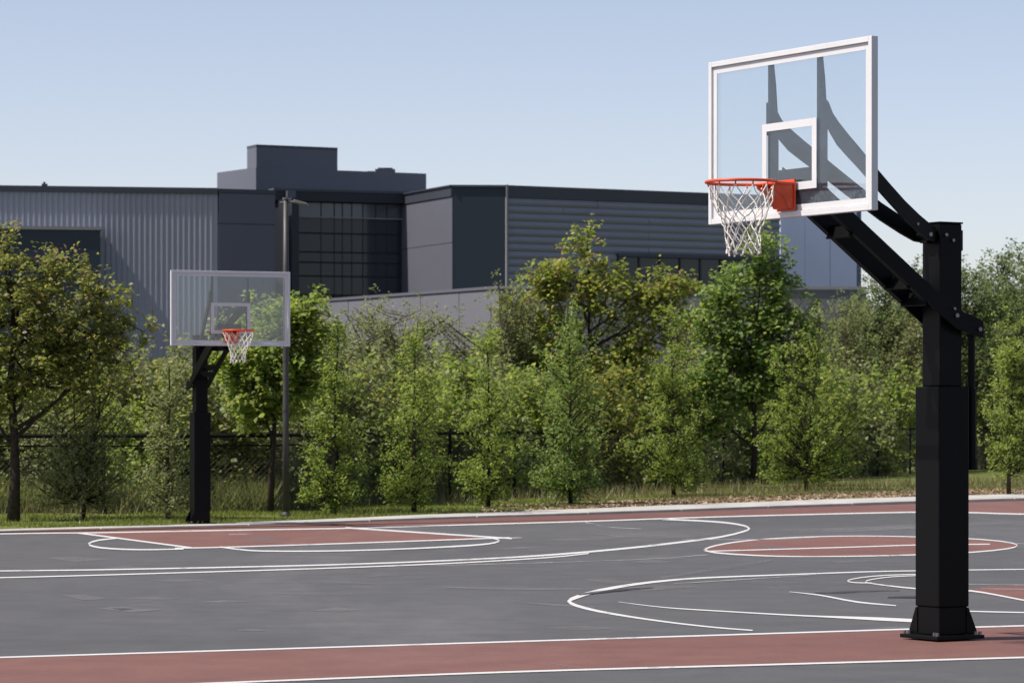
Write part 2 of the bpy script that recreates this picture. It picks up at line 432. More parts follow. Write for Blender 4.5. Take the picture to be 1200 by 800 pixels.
# lawn: strip terrain from the kerb outwards
lk = NM('lawn_soil'); co = lk.coord()
n1 = lk.noise(co, 0.8, 6, 0.65); n2 = lk.noise(co, 9, 4)
c1 = lk.ramp(n1, [(0.35, (0.095, 0.125, 0.028)), (0.6, (0.130, 0.150, 0.040)), (0.75, (0.17, 0.155, 0.070))])
lk.base(lk.mix(0.5, c1, lk.ramp(n2, [(0.3, (.3, .3, .3)), (0.7, (.7, .7, .7))]), 'OVERLAY'), 0.95, 0.1)
rows = []
for a in range(0, 60):
    i = a / 59 * (len(back) - 1)
    bx = np.interp(i, range(len(back)), [p.x for p in back]); by = np.interp(i, range(len(back)), [p.y for p in back])
    rows.append([(bx - .55 * s * 0.0 + (bx * .02) * s * .0, by + s, lawn_z(bx) - .012 + (0.0 if s == 0 else .015 * math.sin(bx * 1.7 + s))) for s in (0, .6, 1.5, 3, 5, 8, 14, 22, 60)])
v = [p for r in rows for p in r]; n = 9
f = [(a * n + b, (a + 1) * n + b, (a + 1) * n + b + 1, a * n + b + 1) for a in range(len(rows) - 1) for b in range(n - 1)]
tag(mesh_obj('lawn', v, f, lk.m, smooth=True), kind='structure')

def kerb_back_y(X):
    return np.interp(X, [p.x for p in back], [p.y for p in back])

mk = NM('mulch_soil'); n_ = mk.noise(mk.coord(), 6, 6, 0.7)
mk.base(mk.ramp(n_, [(0.3, (0.20, 0.155, 0.095)), (0.55, (0.31, 0.25, 0.165)), (0.75, (0.38, 0.32, 0.23))]), 0.95, 0.1)
v = []
XS = np.linspace(.2, 17, 60)
for n_, X in enumerate(XS):
    wd = np.interp(X, [.2, 1.5, 4, 8, 17], [.2, 1.8, 2.8, 3.6, 5]) * (1 + .35 * math.sin(X * 2.3) + .2 * math.sin(X * 5.1))
    y0 = float(kerb_back_y(X))
    v += [(X, y0 + .01, lawn_z(X) + .006), (X, y0 + wd * .5, lawn_z(X) + .022), (X, y0 + wd, lawn_z(X) - .02)]
f = [(3 * i + a, 3 * i + 3 + a, 3 * i + 4 + a, 3 * i + 1 + a) for i in range(59) for a in (0, 1)]
tag(mesh_obj('mulch_bed', v, f, mk.m, smooth=True), kind='structure')

def leaf_mesh(name, C, size, mat, up=0.55, width=0.55, axis=None, rg=rng, outw=None):
    """many small folded leaf faces; C (n,3) centres"""
    n = len(C)
    nrm = rg.normal(size=(n, 3)); nrm[:, 2] = np.abs(nrm[:, 2]) + up
    if outw is not None: nrm = nrm + outw * .45
    nrm /= np.linalg.norm(nrm, axis=1)[:, None]
    a = rg.normal(size=(n, 3)) if axis is None else axis + rg.normal(size=(n, 3)) * .6
    a -= nrm * np.sum(a * nrm, axis=1)[:, None]; a /= np.linalg.norm(a, axis=1)[:, None] + 1e-9
    b = np.cross(nrm, a)
    s = size * rg.uniform(.6, 1.25, n)[:, None]
    V = np.empty((n, 4, 3))
    V[:, 0] = C - a * s * .5; V[:, 2] = C + a * s * .5
    V[:, 1] = C + b * s * width * .5 + nrm * s * .14 - a * s * .05
    V[:, 3] = C - b * s * width * .5 + nrm * s * .14 - a * s * .05
    me = bpy.data.meshes.new(name)
    me.vertices.add(n * 4); me.vertices.foreach_set('co', V.astype(np.float32).ravel())
    me.loops.add(n * 4); me.loops.foreach_set('vertex_index', np.arange(n * 4, dtype=np.int32))
    me.polygons.add(n); me.polygons.foreach_set('loop_start', np.arange(0, n * 4, 4, dtype=np.int32)); me.polygons.foreach_set('loop_total', np.full(n, 4, np.int32))
    me.update(calc_edges=True); me.materials.append(mat)
    return me

def blades(name, C, h, mat, wd=.012):
    n = len(C)
    q = rng.uniform(0, 2 * np.pi, n); d = np.stack([np.cos(q), np.sin(q), np.zeros(n)], 1)
    lean = rng.normal(size=(n, 3)) * .35; lean[:, 2] = 1
    hh = h * rng.uniform(.5, 1.3, n)[:, None]
    V = np.empty((n, 3, 3)); V[:, 0] = C - d * wd; V[:, 1] = C + d * wd; V[:, 2] = C + lean * hh
    me = bpy.data.meshes.new(name)
    me.vertices.add(n * 3); me.vertices.foreach_set('co', V.astype(np.float32).ravel())
    me.loops.add(n * 3); me.loops.foreach_set('vertex_index', np.arange(n * 3, dtype=np.int32))
    me.polygons.add(n); me.polygons.foreach_set('loop_start', np.arange(0, n * 3, 3, dtype=np.int32)); me.polygons.foreach_set('loop_total', np.full(n, 3, np.int32))
    me.update(calc_edges=True); me.materials.append(mat)
    return link(name, me)

def strip_pts(n, x0, x1, d0, d1, power=1.4):
    X = rng.uniform(x0, x1, n); D = d0 + (d1 - d0) * rng.uniform(0, 1, n) ** power
    # clumpy
    Y = kerb_back_y(X) + D
    Z = np.array([lawn_z(x) for x in X]) - .015
    return np.stack([X, Y, Z], 1)
C = strip_pts(70000, -9.5, 12, .03, 7)
m = (np.sin(C[:, 0] * 2.1) + np.sin(C[:, 1] * 1.7 + C[:, 0]) + rng.normal(size=len(C)) * .7) > -0.4
mulch = (C[:, 0] > 0.2) & ((C[:, 1] - kerb_back_y(C[:, 0])) < np.interp(C[:, 0], [0, 1.5, 4, 12], [.3, 1.6, 2.5, 3.4])) & (rng.uniform(0, 1, len(C)) < .82)
C = C[m & ~mulch]
dry = (C[:, 0] > .5) & (rng.uniform(0, 1, len(C)) < np.interp(C[:, 0], [.5, 4], [.2, .65]))
tag(blades('dry_grass', C[dry], .07, L['straw']), 'dry tan grass on the right part of the verge', kind='stuff')
C = C[~dry]
tag(blades('grass', C, .060, L['grass']), 'short sunlit lawn grass along the kerb', kind='stuff')
C = strip_pts(5000, -9.5, 13, 6.2, 11, 1.0)
tag(blades('tall_weeds', C, .24, L['straw'], .010), 'tall dry weeds under the fence and trees', kind='stuff')
C = strip_pts(13000, -.5, 13, .0, 3.8, 1.0)
C = C[(rng.uniform(0, 1, len(C)) < np.interp(C[:, 0], [-.5, 2, 8], [.25, .8, 1]))]; C[:, 2] += .025
tag(link('mulch_chips', leaf_mesh('mulch_chips', C, .09, L['chip'], up=1.2, width=.6)), 'brown mulch and dry leaf litter along the kerb', kind='stuff')

# ------------------------------------------------------------------ building in the distance
def panel_mat(name, c, rough=0.5, spec=0.35, var=0.06):
    return simple(name, c, rough, spec, 0.0, var=var, scale=0.25)
M['clad_blue'] = panel_mat('blue_grey_metal_siding', (0.27, 0.29, 0.345), 0.55)
M['clad_purple'] = panel_mat('dark_slate_panel', (0.090, 0.098, 0.130))
M['clad_navy'] = panel_mat('navy_panel', (0.022, 0.033, 0.047))
M['clad_grey'] = panel_mat('warm_grey_panel', (0.098, 0.103, 0.130), 0.7)
M['clad_rib'] = panel_mat('slate_ribbed_siding', (0.225, 0.243, 0.295), 0.5)
M['clad_pale'] = panel_mat('pale_blue_grey_panel', (0.090, 0.120, 0.190), 0.6)
M['clad_roof'] = panel_mat('rooftop_box_panel', (0.105, 0.117, 0.145))
M['coping'] = panel_mat('dark_coping', (0.045, 0.052, 0.068), 0.4)
M['podium'] = panel_mat('podium_concrete', (0.135, 0.138, 0.165), 0.85)
M['recess'] = panel_mat('dark_recess', (0.020, 0.023, 0.030), 0.5)
M['cap_light'] = panel_mat('light_metal_cap', (0.22, 0.22, 0.23), 0.4)
k = NM('window_glass'); k.base((0.022, 0.034, 0.046, 1), 0.08, 0.35); M['win_dark'] = k.m
k = NM('reflective_window_glass'); k.base((0.085, 0.10, 0.12, 1), 0.12, 0.5, 0.2); M['win_refl'] = k.m
M['mullion'] = panel_mat('mullion', (0.018, 0.020, 0.026), 0.4)

def vpt(px, Y, z): return Vector((wx(px, Y), Y, z))

class Wall:
    """vertical wall plane between two plan points; local s along it (m), z up, out = towards the viewer"""
    def __init__(s, a, b):
        s.a = Vector((a[0], a[1], 0)); s.b = Vector((b[0], b[1], 0)); d = s.b - s.a
        s.len = d.length; s.t = d.normalized(); s.n = Vector((s.t.y, -s.t.x, 0))
    def p(s, q, z, o=0.0):
        v = s.a + s.t * q + s.n * o; return (v.x, v.y, z)
    def slab(s, mb, q0, q1, z0, z1, o0, o1):
        v = [s.p(q, z, o) for o in (o0, o1) for (q, z) in ((q0, z0), (q1, z0), (q1, z1), (q0, z1))]
        mb.add(v, [(0, 3, 2, 1), (4, 5, 6, 7), (0, 1, 5, 4), (1, 2, 6, 5), (2, 3, 7, 6), (3, 0, 4, 7)])
    def panels(s, name, mat, parent, qs, zs, o0, o1, gap=.02):
        for i in range(len(qs) - 1):
            for j in range(len(zs) - 1):
                mb = MB(); s.slab(mb, qs[i] + gap / 2, qs[i + 1] - gap / 2, zs[j] + gap / 2, zs[j + 1] - gap / 2, o0, o1 + random.uniform(-.004, .004))
                mb.build(name, mat, parent)
    def q_of(s, px):
        # distance along the wall where a column of the photograph meets it
        k_ = (px - 600) / F
        # a.x + t.x q = k (a.y + t.y q)
        return (k_ * s.a.y - s.a.x) / (s.t.x - k_ * s.t.y)

# --- left hall with corrugated metal siding
def xy(px, Y): return (wx(px, Y), Y)
hall = empty('metal_clad_hall', (-16, 122, 0), 0, 'long blue grey hall with vertical corrugated metal siding at the left', 'building')
hall_loc = hall.location.copy()
ROOT = {}
def fin(o):
    return o
A = Wall(xy(-330, 118.2), xy(255, 121.3))
ZA = 10.22
def rel(parent):
    """parts are built in world coordinates; shift them to hang from the parent's base"""
    for ch in parent.children_recursive:
        if ch.parent == parent:
            ch.matrix_parent_inverse = Matrix.Translation(-parent.location)
mb = MB()
pitch = .205
nrib = int(A.len / pitch)
prof = [(0, 0), (.06, 0), (.09, .036), (.15, .036), (.18, 0)]
V = []
pts = []
for i in range(nrib):
    for (q, o) in prof: pts.append((i * pitch + q, o))
pts.append((A.len, 0))
v = []; f = []
for (q, o) in pts: v += [A.p(q, 0, o), A.p(q, ZA - .22, o)]
for i in range(len(pts) - 1): f.append((2 * i, 2 * i + 2, 2 * i + 3, 2 * i + 1))
o = mesh_obj('corrugated_siding', v, f, M['clad_blue'], hall); tag(o, kind='stuff')
mb = MB(); A.slab(mb, 0, A.len, 0, ZA - .01, -14, -.03); mb.build('wall', M['clad_blue'], hall)
mb = MB(); A.slab(mb, 0, A.len, ZA - .22, ZA, -.35, .10); mb.build('roof_coping', M['coping'], hall)
# projecting dark volume with a pale cap
q1 = A.q_of(116)
mb = MB(); A.slab(mb, 0, q1, 0, wz(264, 118.5) - .12, .07, 1.1); mb.build('projecting_bay', M['clad_navy'], hall)
mb = MB(); A.slab(mb, 0, q1 + .05, wz(264, 118.5) - .118, wz(264, 118.5), .06, 1.16); mb.build('bay_cap', M['cap_light'], hall)
mb = MB(); qq = A.q_of(52); A.slab(mb, qq - .1, qq + .12, ZA + .0, ZA + .08, -.2, .02); A.slab(mb, qq - .04, qq + .04, ZA + .08, ZA + .16, -.14, -.06); mb.build('roof_vent', M['coping'], hall)
rel(hall)

# --- central block
off = empty('office_block', (-7, 124, 0), 0, 'dark office block with recessed glass front and stepped rooftop boxes', 'building')
B_ = Wall(xy(255.5, 121.32), xy(322, 122.2))
zt = 10.2
B_.panels('cladding_panel', M['clad_purple'], off, [0, B_.len], [0, 4.4, 8.9, zt - .15], -.6, .06)
mb = MB(); B_.slab(mb, 0, B_.len, zt - .15, zt, -.6, .09); mb.build('coping', M['coping'], off)
Cw = Wall(xy(322, 124.6), xy(471, 126.4))
zc = 10.32
mb = MB(); Cw.slab(mb, -.3, Cw.len + .3, 0, zc - .3, -6, -.02); mb.build('core_wall', M['recess'], off)
mb = MB(); Cw.slab(mb, -.2, Cw.len + .2, wz(237, 125.2), zc, -.018, .5); mb.build('fascia', M['recess'], off)
mb = MB(); Cw.slab(mb, -.2, Cw.len + .2, zc + .003, zc + .1, -.2, .54); mb.build('coping', M['coping'], off)
mb = MB(); Cw.slab(mb, -.0, .28, 0, wz(237, 125.2) - .004, -.015, 2.3); mb.build('recess_jamb', M['recess'], off)
mb = MB(); Cw.slab(mb, .285, .62, 0, wz(226, 125.2), .505, .75); mb.build('corner_pier', M['clad_purple'], off)
# strip window, spandrels and dim window rows: panes between mullions
cols = [Cw.q_of(x) for x in (341, 376, 391.5, 401, 412, 425, 440, 453, 470)]
def zrow(y): return wz(y, 125.5)
for (y0, y1, mt, key) in ((238, 254.5, 'win_refl', 'strip'), (275, 295, 'win_dark', 'row'), (309, 323, 'win_dark', 'row')):
    for i in range(len(cols) - 1):
        mb = MB(); Cw.slab(mb, cols[i] + .022, cols[i + 1] - .022, zrow(y1), zrow(y0), -.015, .02 + random.uniform(-.003, .003))
        mb.build('window_pane', M[mt], off)
for q in cols:
    mb = MB(); Cw.slab(mb, q - .02, q + .02, 3.0, zrow(237.5), -.012, .036); mb.build('mullion', M['mullion'], off)
for (y0, y1) in ((256, 273), (297, 307), (325, 345)):
    mb = MB(); Cw.slab(mb, .3, Cw.len, zrow(y1), zrow(y0), -.01, .03); mb.build('spandrel', M['win_dark'], off)
mb = MB(); Cw.slab(mb, .3, Cw.len, zrow(256.2), zrow(254.8), -.008, .16); mb.build('window_sill', M['cap_light'], off)
# stepped rooftop boxes
def zo(y, Y): return wz(y, Y)
Yr = 128.0
mb = MB()
tier = [xy(300, Yr), xy(499.5, Yr + 3.2), (wx(499.5, Yr + 3.2) - .7, Yr + 12), (wx(254.5, Yr + 2.7) + .3, Yr + 12), xy(254.5, Yr + 2.7)]
mb.prism(tier, 9, zo(196.2, Yr)); o = mb.build('rooftop_storey', M['clad_roof'], off)
box = [xy(300.5, Yr + .02), xy(395.5, Yr + 1.55), (wx(395.5, Yr + 1.55) - .7, Yr + 8), (wx(289.5, Yr + .95) + .2, Yr + 8), xy(289.5, Yr + .95)]
# keep the front flush faces apart: the box stands 3 mm proud
box = [(p[0], p[1] - .003 if i < 2 else p[1]) for i, p in enumerate(box)]
mb = MB(); mb.prism(box, zo(196.2, Yr) + .003, zo(172, Yr)); mb.build('rooftop_box', M['clad_roof'], off)
mb = MB(); bx2 = [(p[0] + (p[0] + 8) * .004, p[1] - .02 if i < 2 else p[1]) for i, p in enumerate(box)]
mb.prism(bx2, zo(172, Yr) + .003, zo(172, Yr) + .09); mb.build('coping', M['coping'], off)
mb = MB(); Yv = 133; X0 = wx(443, Yv); mb.box((X0 + .3, Yv, zo(197, Yv) - .32), (.8, .8, .5)); mb.box((X0 + .3, Yv, zo(197, Yv) - .04), (.6, .6, .06)); mb.build('roof_vent_unit', M['coping'], off)
mb = MB(); mb.box((wx(435, Yv), Yv, zo(198.5, Yv) - .28), (.3, .35, .4)); mb.build('roof_vent_unit', M['cap_light'], off)
rel(off)

# --- right wing: grey lit flank, navy end, ribbed long side
wing = empty('ribbed_wing', (3, 124, 0), 0, 'right wing with horizontal ribbed dark siding, navy end panel and grey flank', 'building')
D = Wall(xy(470.5, 126.35), xy(530, 121.6))
zw = 10.36
zw_ = zw
D.panels('flank_panel', M['clad_grey'], wing, [0, D.len], [0, 3.9, 6.1, 8.2, zw - .42], -.5, 0)
mb = MB(); D.slab(mb, 0, D.len - .01, zw - .42, zw - .05, -.5, .05); D.slab(mb, -.3, D.len + .05, zw - .05, zw, -.5, .12); mb.build('flank_fascia', M['coping'], wing)
E = Wall(xy(530.3, 121.62), xy(592.5, 121.72))
E.panels('navy_panel', M['clad_navy'], wing, [0, E.len], [0, zw - .08], -.4, .0)
mb = MB(); E.slab(mb, -.02, E.len + .1, zw - .08, zw + .004, -.4, .06); mb.build('coping', M['coping'], wing)
Fw = Wall(xy(593.5, 121.75), xy(914, 127.4))
mb = MB(); Fw.slab(mb, 0, Fw.len, 0, zw - .05, -9, -.06); mb.build('wing_core', M['clad_rib'], wing)
mb = MB(); Fw.slab(mb, -.03, Fw.len, zw - .46, zw + .002, -.058, .06); mb.build('parapet_band', M['coping'], wing)
mb = MB(); Fw.slab(mb, -.05, .02, zw - .46, zw + .02, .062, .10); Fw.slab(mb, -.05, .02, 5.4, zw - .465, -.03, .10); mb.build('corner_trim', M['cap_light'], wing)
# horizontal rib panels, each a folded profile
nz = 11
ztop, zbot = zw - .465, 7.9
qwin = Fw.q_of(722)
def rib(q0, q1, z0, z1):
    h = z1 - z0
    pr = [(0.0, z0 + .01), (.02, z0 + .03), (.075, z0 + h * .42), (.068, z0 + h * .54), (.015, z0 + h * .66), (0.0, z1 - .01)]
    v = [Fw.p(q, z, o) for q in (q0, q1) for (o, z) in [(-.057, z0 + .01)] + pr + [(-.057, z1 - .01)]]
    n = len(pr) + 2
    f = [(i, n + i, n + i + 1, i + 1) for i in range(n - 1)] + [tuple(range(n)), tuple(range(2 * n - 1, n - 1, -1))]
    mb = MB(); mb.add(v, f); return mb
zs = np.linspace(zbot, ztop, 8)
for j in range(7):
    zz = zs[j], zs[j + 1]
    cut = Fw.q_of(random.choice([660, 700, 760, 800]))
    rib(0.03, cut - .01, *zz).build('rib_panel', M['clad_rib'], wing)
    rib(cut + .01, Fw.len - .02, zz[0] + random.uniform(-.01, .01), zz[1]).build('rib_panel', M['clad_rib'], wing)
zs2 = np.arange(zbot, 4.0, -(zs[1] - zs[0]))
for j in range(len(zs2) - 1):
    rib(0.03, qwin, zs2[j + 1], zs2[j]).build('rib_panel', M['clad_rib'], wing)
# ribbon window
qs = np.linspace(qwin + .06, Fw.len - .05, 9)
mb = MB(); Fw.slab(mb, qwin + .01, Fw.len - .01, 3.5, zbot - .005, -.055, .015); mb.build('window_wall', M['clad_navy'], wing)
mb = MB(); Fw.slab(mb, qwin + .01, Fw.len - .01, zbot - .1, zbot + .0, .02, .17); mb.build('window_head', M['coping'], wing)
for i in range(8):
    mb = MB(); Fw.slab(mb, qs[i] + .04, qs[i + 1] - .04, 6.75, zbot - .12, .016, .05 + random.uniform(-.003, .003)); mb.build('window_pane', M['win_dark'], wing)
for q in qs:
    mb = MB(); Fw.slab(mb, q - .035, q + .035, 6.7, zbot - .11, .018, .10); mb.build('mullion', M['mullion'], wing)
rel(wing)

# --- pale end block beyond the wing
pale = empty('pale_end_block', (11, 128, 0), 0, 'plain pale blue grey end block right of the ribbed wing', 'building')
G = Wall(xy(914.5, 133.0), xy(1004, 128.0))
zg = wz(251, 133.0)
G.panels('wall_panel', M['clad_pale'], pale, [0, G.len * .33, G.len * .66, G.len], [5.4, zg - .1], -.22, 0)
mb = MB(); G.slab(mb, .0, G.len, 0, 5.39, -.22, -.05); mb.build('base_wall', M['clad_purple'], pale)
mb = MB(); G.slab(mb, -.02, G.len + .02, zg - .095, zg, -.26, .05); mb.build('coping', M['clad_pale'], pale)
rel(pale)

# --- low podium wall in front
pod = empty('podium_wall', (2, 106, 0), 0, 'low grey concrete podium wall with a light coping in front of the wing', 'wall')
H1 = Wall(xy(330, 119.0), xy(585, 105.0)); H2 = Wall(xy(585.3, 105.0), xy(1016, 105.6))
zp = 5.88
for Wl in (H1, H2):
    nq = max(2, int(Wl.len / 2.6)); Wl.panels('concrete_panel', M['podium'], pod, list(np.linspace(0, Wl.len, nq + 1)), [0, zp - .1], -.3, 0, .03)
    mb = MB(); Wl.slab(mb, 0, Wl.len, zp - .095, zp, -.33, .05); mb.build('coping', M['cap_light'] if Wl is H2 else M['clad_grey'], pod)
rel(pod)

# ------------------------------------------------------------------ basketball hoops
def build_hoop(name, label, loc, u_dir, Bd, dz, k=1.0):
    root = empty(name, loc, math.atan2(u_dir[1], u_dir[0]), label, 'basketball hoop', 'basketball hoops of the courts')
    root.scale = k if hasattr(k, '__len__') else (k, k, k)
    blk, fu = M['black'], (Bd - .1) / 1.18
    def U(u): return u if u < .1 else .1 + (u - .1) * fu
    def Z(z, u): return z + dz * max(0.0, min(1.0, u / Bd))
    # base
    mb = MB(); mb.box((0, 0, .020), (.41, .41, .026)); mb.build('base_plate', blk, root, bevel=.004)
    for ax in range(4):
        c, s_ = math.cos(ax * math.pi / 2), math.sin(ax * math.pi / 2)
        def rp(x, y, z): return (c * x - s_ * y, s_ * x + c * y, z)
        for off_ in ((0.122, -.122) if ax in (2, 3) else ()):
            mb = MB(); y0, y1 = off_ - .006, off_ + .006
            t = [(.112, .034), (.202, .034), (.202, .05), (.128, .215), (.112, .215)]
            v = [rp(x, y0, z) for x, z in t] + [rp(x, y1, z) for x, z in t]; n = 5
            mb.add(v, [tuple(range(n))[::-1], tuple(range(n, 2 * n))] + [(i, (i + 1) % n, n + (i + 1) % n, n + i) for i in range(n)])
            mb.build('gusset', blk, root)
        for off_ in (.165, -.165):
            mb = MB(); mb.tube([rp(.180, off_ * 1.0 - .02, .033), rp(.180, off_ * 1.0 - .02, .056)], .012, 6); mb.build('anchor_bolt', M['bolt'], root)
    mb = MB(); mb.box((0, 0, .128), (.244, .244, .188)); mb.build('foot_collar', blk, root, bevel=.006)
    mb = MB(); mb.box((0, 0, .967), (.262, .262, 1.49)); mb.build('post_sleeve', blk, root, bevel=.010)
    zt = 2.812 + (0.06 if dz else 0)
    mb = MB(); mb.box((0, 0, (1.712 + zt) / 2), (.192, .192, zt - 1.712)); mb.build('post', blk, root, bevel=.008)
    mb = MB(); mb.box((0, 0, zt + .006), (.204, .204, .012)); mb.build('post_cap', blk, root, bevel=.003)
    mb = MB(); mb.box((-.108, 0, zt - .11), (.022, .16, .14)); mb.build('rear_plate', blk, root, bevel=.004)
    # lower arms: a plate each side of the post, tail behind it
    lo = [(-.24, 2.145, 2.045), (-.21, 2.17, 2.045), (0, 2.235, 2.10), (.26, 2.418, 2.286), (1.05, 2.982, 2.85), (1.235, 3.115, 2.985)]
    for s_ in (1, -1):
        v, f = [], []
        for (u, za, zb) in lo:
            for (vv, zz) in ((.155, za), (.155, zb), (.138, zb), (.138, za)): v.append((U(u), s_ * vv, Z(zz + (.045 if s_ < 0 and zz == za and u > .2 else 0), u)))
        n = len(lo)
        for i in range(n - 1):
            for q in range(4): f.append((4 * i + q, 4 * i + (q + 1) % 4, 4 * i + 4 + (q + 1) % 4, 4 * i + 4 + q))
        f += [(0, 1, 2, 3), tuple(4 * n - 4 + q for q in (3, 2, 1, 0))]
        mb = MB(); mb.add(v, f)
        # bottom flange turned inwards
        v = []
        fl = [q for q in lo if q[0] > .2]
        for (u, za, zb) in fl:
            for (vv, d) in ((.140, .0), (.105, .0), (.105, .008), (.140, .008)): v.append((U(u), s_ * vv, Z(zb + d, u)))
        n = len(fl); f = []
        for i in range(n - 1):
            for q in range(4): f.append((4 * i + q, 4 * i + (q + 1) % 4, 4 * i + 4 + (q + 1) % 4, 4 * i + 4 + q))
        mb.add(v, f); mb.build('lower_arm', blk, root, bevel=.002, seg=1)
    for (u, z) in ((.36, 2.41), (.22, 2.30), (.85, 2.74)):
        mb = MB(); mb.box((U(u), 0, Z(z, u)), (.012, .272, .11), Matrix.Rotation(-.62, 3, 'Y')); mb.build('cross_brace', blk, root)
    # upper arms: curved plates flaring out to the board
    st = [(.03, 3.60, 3.38), (.09, 3.555, 3.40), (.13, 3.486, 3.35), (.19, 3.43, 3.285), (.29, 3.352, 3.215), (.39, 3.28, 3.15), (.51, 3.19, 3.065), (.69, 3.06, 2.94), (.85, 2.95, 2.832), (1.0, 2.862, 2.745), (1.10, 2.812, 2.695), (1.165, 2.785, 2.685)]
    for s_ in (1, -1):
        v, f = [], []
        for (up_, za, zb) in st:
            u = 1.28 - up_; vv = np.interp(u, [.10, 1.22], [.056, .30])
            for (dv, zz) in ((.014, za), (.014, zb), (-.014, zb), (-.014, za)): v.append((U(u), s_ * (vv + dv), Z(zz, u)))
        n = len(st)
        for i in range(n - 1):
            for q in range(4): f.append((4 * i + q, 4 * i + (q + 1) % 4, 4 * i + 4 + (q + 1) % 4, 4 * i + 4 + q))
        f += [(0, 1, 2, 3), tuple(4 * n - 4 + q for q in (3, 2, 1, 0))]
        mb = MB(); mb.add(v, f); mb.build('upper_arm', blk, root)
        mb = MB()
        zz0, zz1 = 2.98 + dz, 3.885 + dz
        vs = [(Bd - .026, zz0), (Bd - .095, zz0), (Bd - .095, 3.45 + dz), (Bd - .075, 3.72 + dz), (Bd - .055, zz1), (Bd - .026, zz1)]
        n = len(vs)
        mb.add([(a, s_ * .262, b) for a, b in vs] + [(a, s_ * .287, b) for a, b in vs], [tuple(range(n)), tuple(range(2 * n - 1, n - 1, -1))] + [(i, (i + 1) % n, n + (i + 1) % n, n + i) for i in range(n)])
        mb.build('board_bracket', blk, root)
        for (u, z, v_, r) in ((.045, 2.735, .100, .012), (-.015, 2.70, .100, .012), (-.0, 2.19, .158, .016), (.02, 2.235, .158, .010), (-.20, 2.10, .158, .016), (.165, 2.735, .078, .016), (.3, 2.80, .110, .011)):
            mb = MB(); mb.tube([(u, s_ * (v_ - .012), z), (u, s_ * (v_ + .010), z)], r, 6); mb.build('pivot_bolt', M['bolt'], root)
    mb = MB(); mb.tube([(.165, -.085, 2.735), (.165, .085, 2.735)], .018, 8); mb.build('pivot_pin', blk, root)
    mb = MB(); mb.box((.128, 0, 2.73), (.066, .07, .10)); mb.build('pivot_lug', blk, root)
    # height adjuster hanging behind the post
    mb = MB(); mb.tube([(-.200, .07, 2.10), (-.200, .07, 1.62)], .025, 10); mb.tube([(-.200, .07, 1.70), (-.200, .07, 1.19)], .036, 10); mb.tube([(-.200, .07, 1.22), (-.200, .07, 1.145)], .044, 10); mb.build('height_adjuster', blk, root, smooth=False)
    mb = MB(); mb.tube([(-.20, -.14, 2.10), (-.20, .14, 2.10)], .014, 8); mb.build('adjuster_pin', blk, root)
    # backboard
    W_, H_, zb = 1.835, 1.105, 2.816 + dz
    fw = .036
    fm = MB()
    for s_ in (1, -1): fm.box((Bd, s_ * (W_ / 2 - fw / 2), zb + H_ / 2), (.052, fw, H_))
    for z in (zb + fw / 2, zb + H_ - fw / 2): fm.box((Bd, 0, z), (.052, W_ - 2 * fw - .001, fw))
    fm.build('backboard_frame', M['white_frame'], root, bevel=.003)
    mb = MB(); mb.box((Bd, 0, zb + H_ / 2), (.012, W_ - 2 * fw + .01, H_ - 2 * fw + .01)); gl_ = mb.build('backboard_glass', M['board_glass'], root)
    bw = .042; iw, ih = W_ - 2 * fw - .006, H_ - 2 * fw - .006
    mb = MB()
    for s_ in (1, -1): mb.box((Bd + .0085, s_ * (iw / 2 - bw / 2), zb + H_ / 2), (.003, bw, ih))
    for s_ in (1, -1): mb.box((Bd + .0085, 0, zb + H_ / 2 + s_ * (ih / 2 - bw / 2)), (.003, iw - 2 * bw - .001, bw))
    mb.build('painted_border', M['white_frame'], gl_)
    mb = MB(); tw, th, sw, t0 = .61, .457, .05, zb + .178
    for s_ in (1, -1): mb.box((Bd + .0085, s_ * (tw / 2 - sw / 2), t0 + th / 2), (.003, sw, th))
    for z in (t0 + sw / 2, t0 + th - sw / 2): mb.box((Bd + .0085, 0, z), (.003, tw - 2 * sw - .001, sw))
    mb.build('target_square', M['white_frame'], gl_)
    # rear mount behind the glass
    mb = MB(); mb.box((Bd - .045, 0, 3.04 + dz), (.03, .36, .20)); mb.box((Bd - .045, 0, 3.0 + dz), (.024, .62, .06)); mb.build('rear_mount', blk, root, bevel=.003)
    # rim, bracket and net
    rz, rr, ru = 3.035 + dz, .232, Bd + .395
    mb = MB()
    ring = [(ru + rr * math.cos(a), rr * math.sin(a), rz) for a in np.linspace(0, 2 * math.pi, 41)[:-1]]
    n, m_ = 40, 8; v, f = [], []
    for i in range(n):
        a = 2 * math.pi * i / n
        for j in range(m_):
            b = 2 * math.pi * j / m_; r_ = rr + .0105 * math.cos(b)
            v.append((ru + r_ * math.cos(a), r_ * math.sin(a), rz + .0105 * math.sin(b)))
    for i in range(n):
        for j in range(m_): f.append((i * m_ + j, ((i + 1) % n) * m_ + j, ((i + 1) % n) * m_ + (j + 1) % m_, i * m_ + (j + 1) % m_))
    # net hooks under the ring
    mb.add(v, f)
    for i in range(12):
        a = 2 * math.pi * (i + .5) / 12
        mb.tube([(ru + (rr - .006) * math.cos(a), (rr - .006) * math.sin(a), rz - .004), (ru + (rr - .014) * math.cos(a), (rr - .014) * math.sin(a), rz - .028)], .005, 5)
    rim = mb.build('rim', M['orange'], root, smooth=True)
    mb = MB()
    mb.box((Bd + .0325, 0, rz - .075), (.012, .20, .205))
    a0 = .55
    top = [(Bd + .039, -.095), (Bd + .039, .095)] + [(ru - rr * math.cos(a) * .985, rr * math.sin(a)) for a in np.linspace(a0, -a0, 7)]
    mb.prism(top, rz - .008, rz + .006)
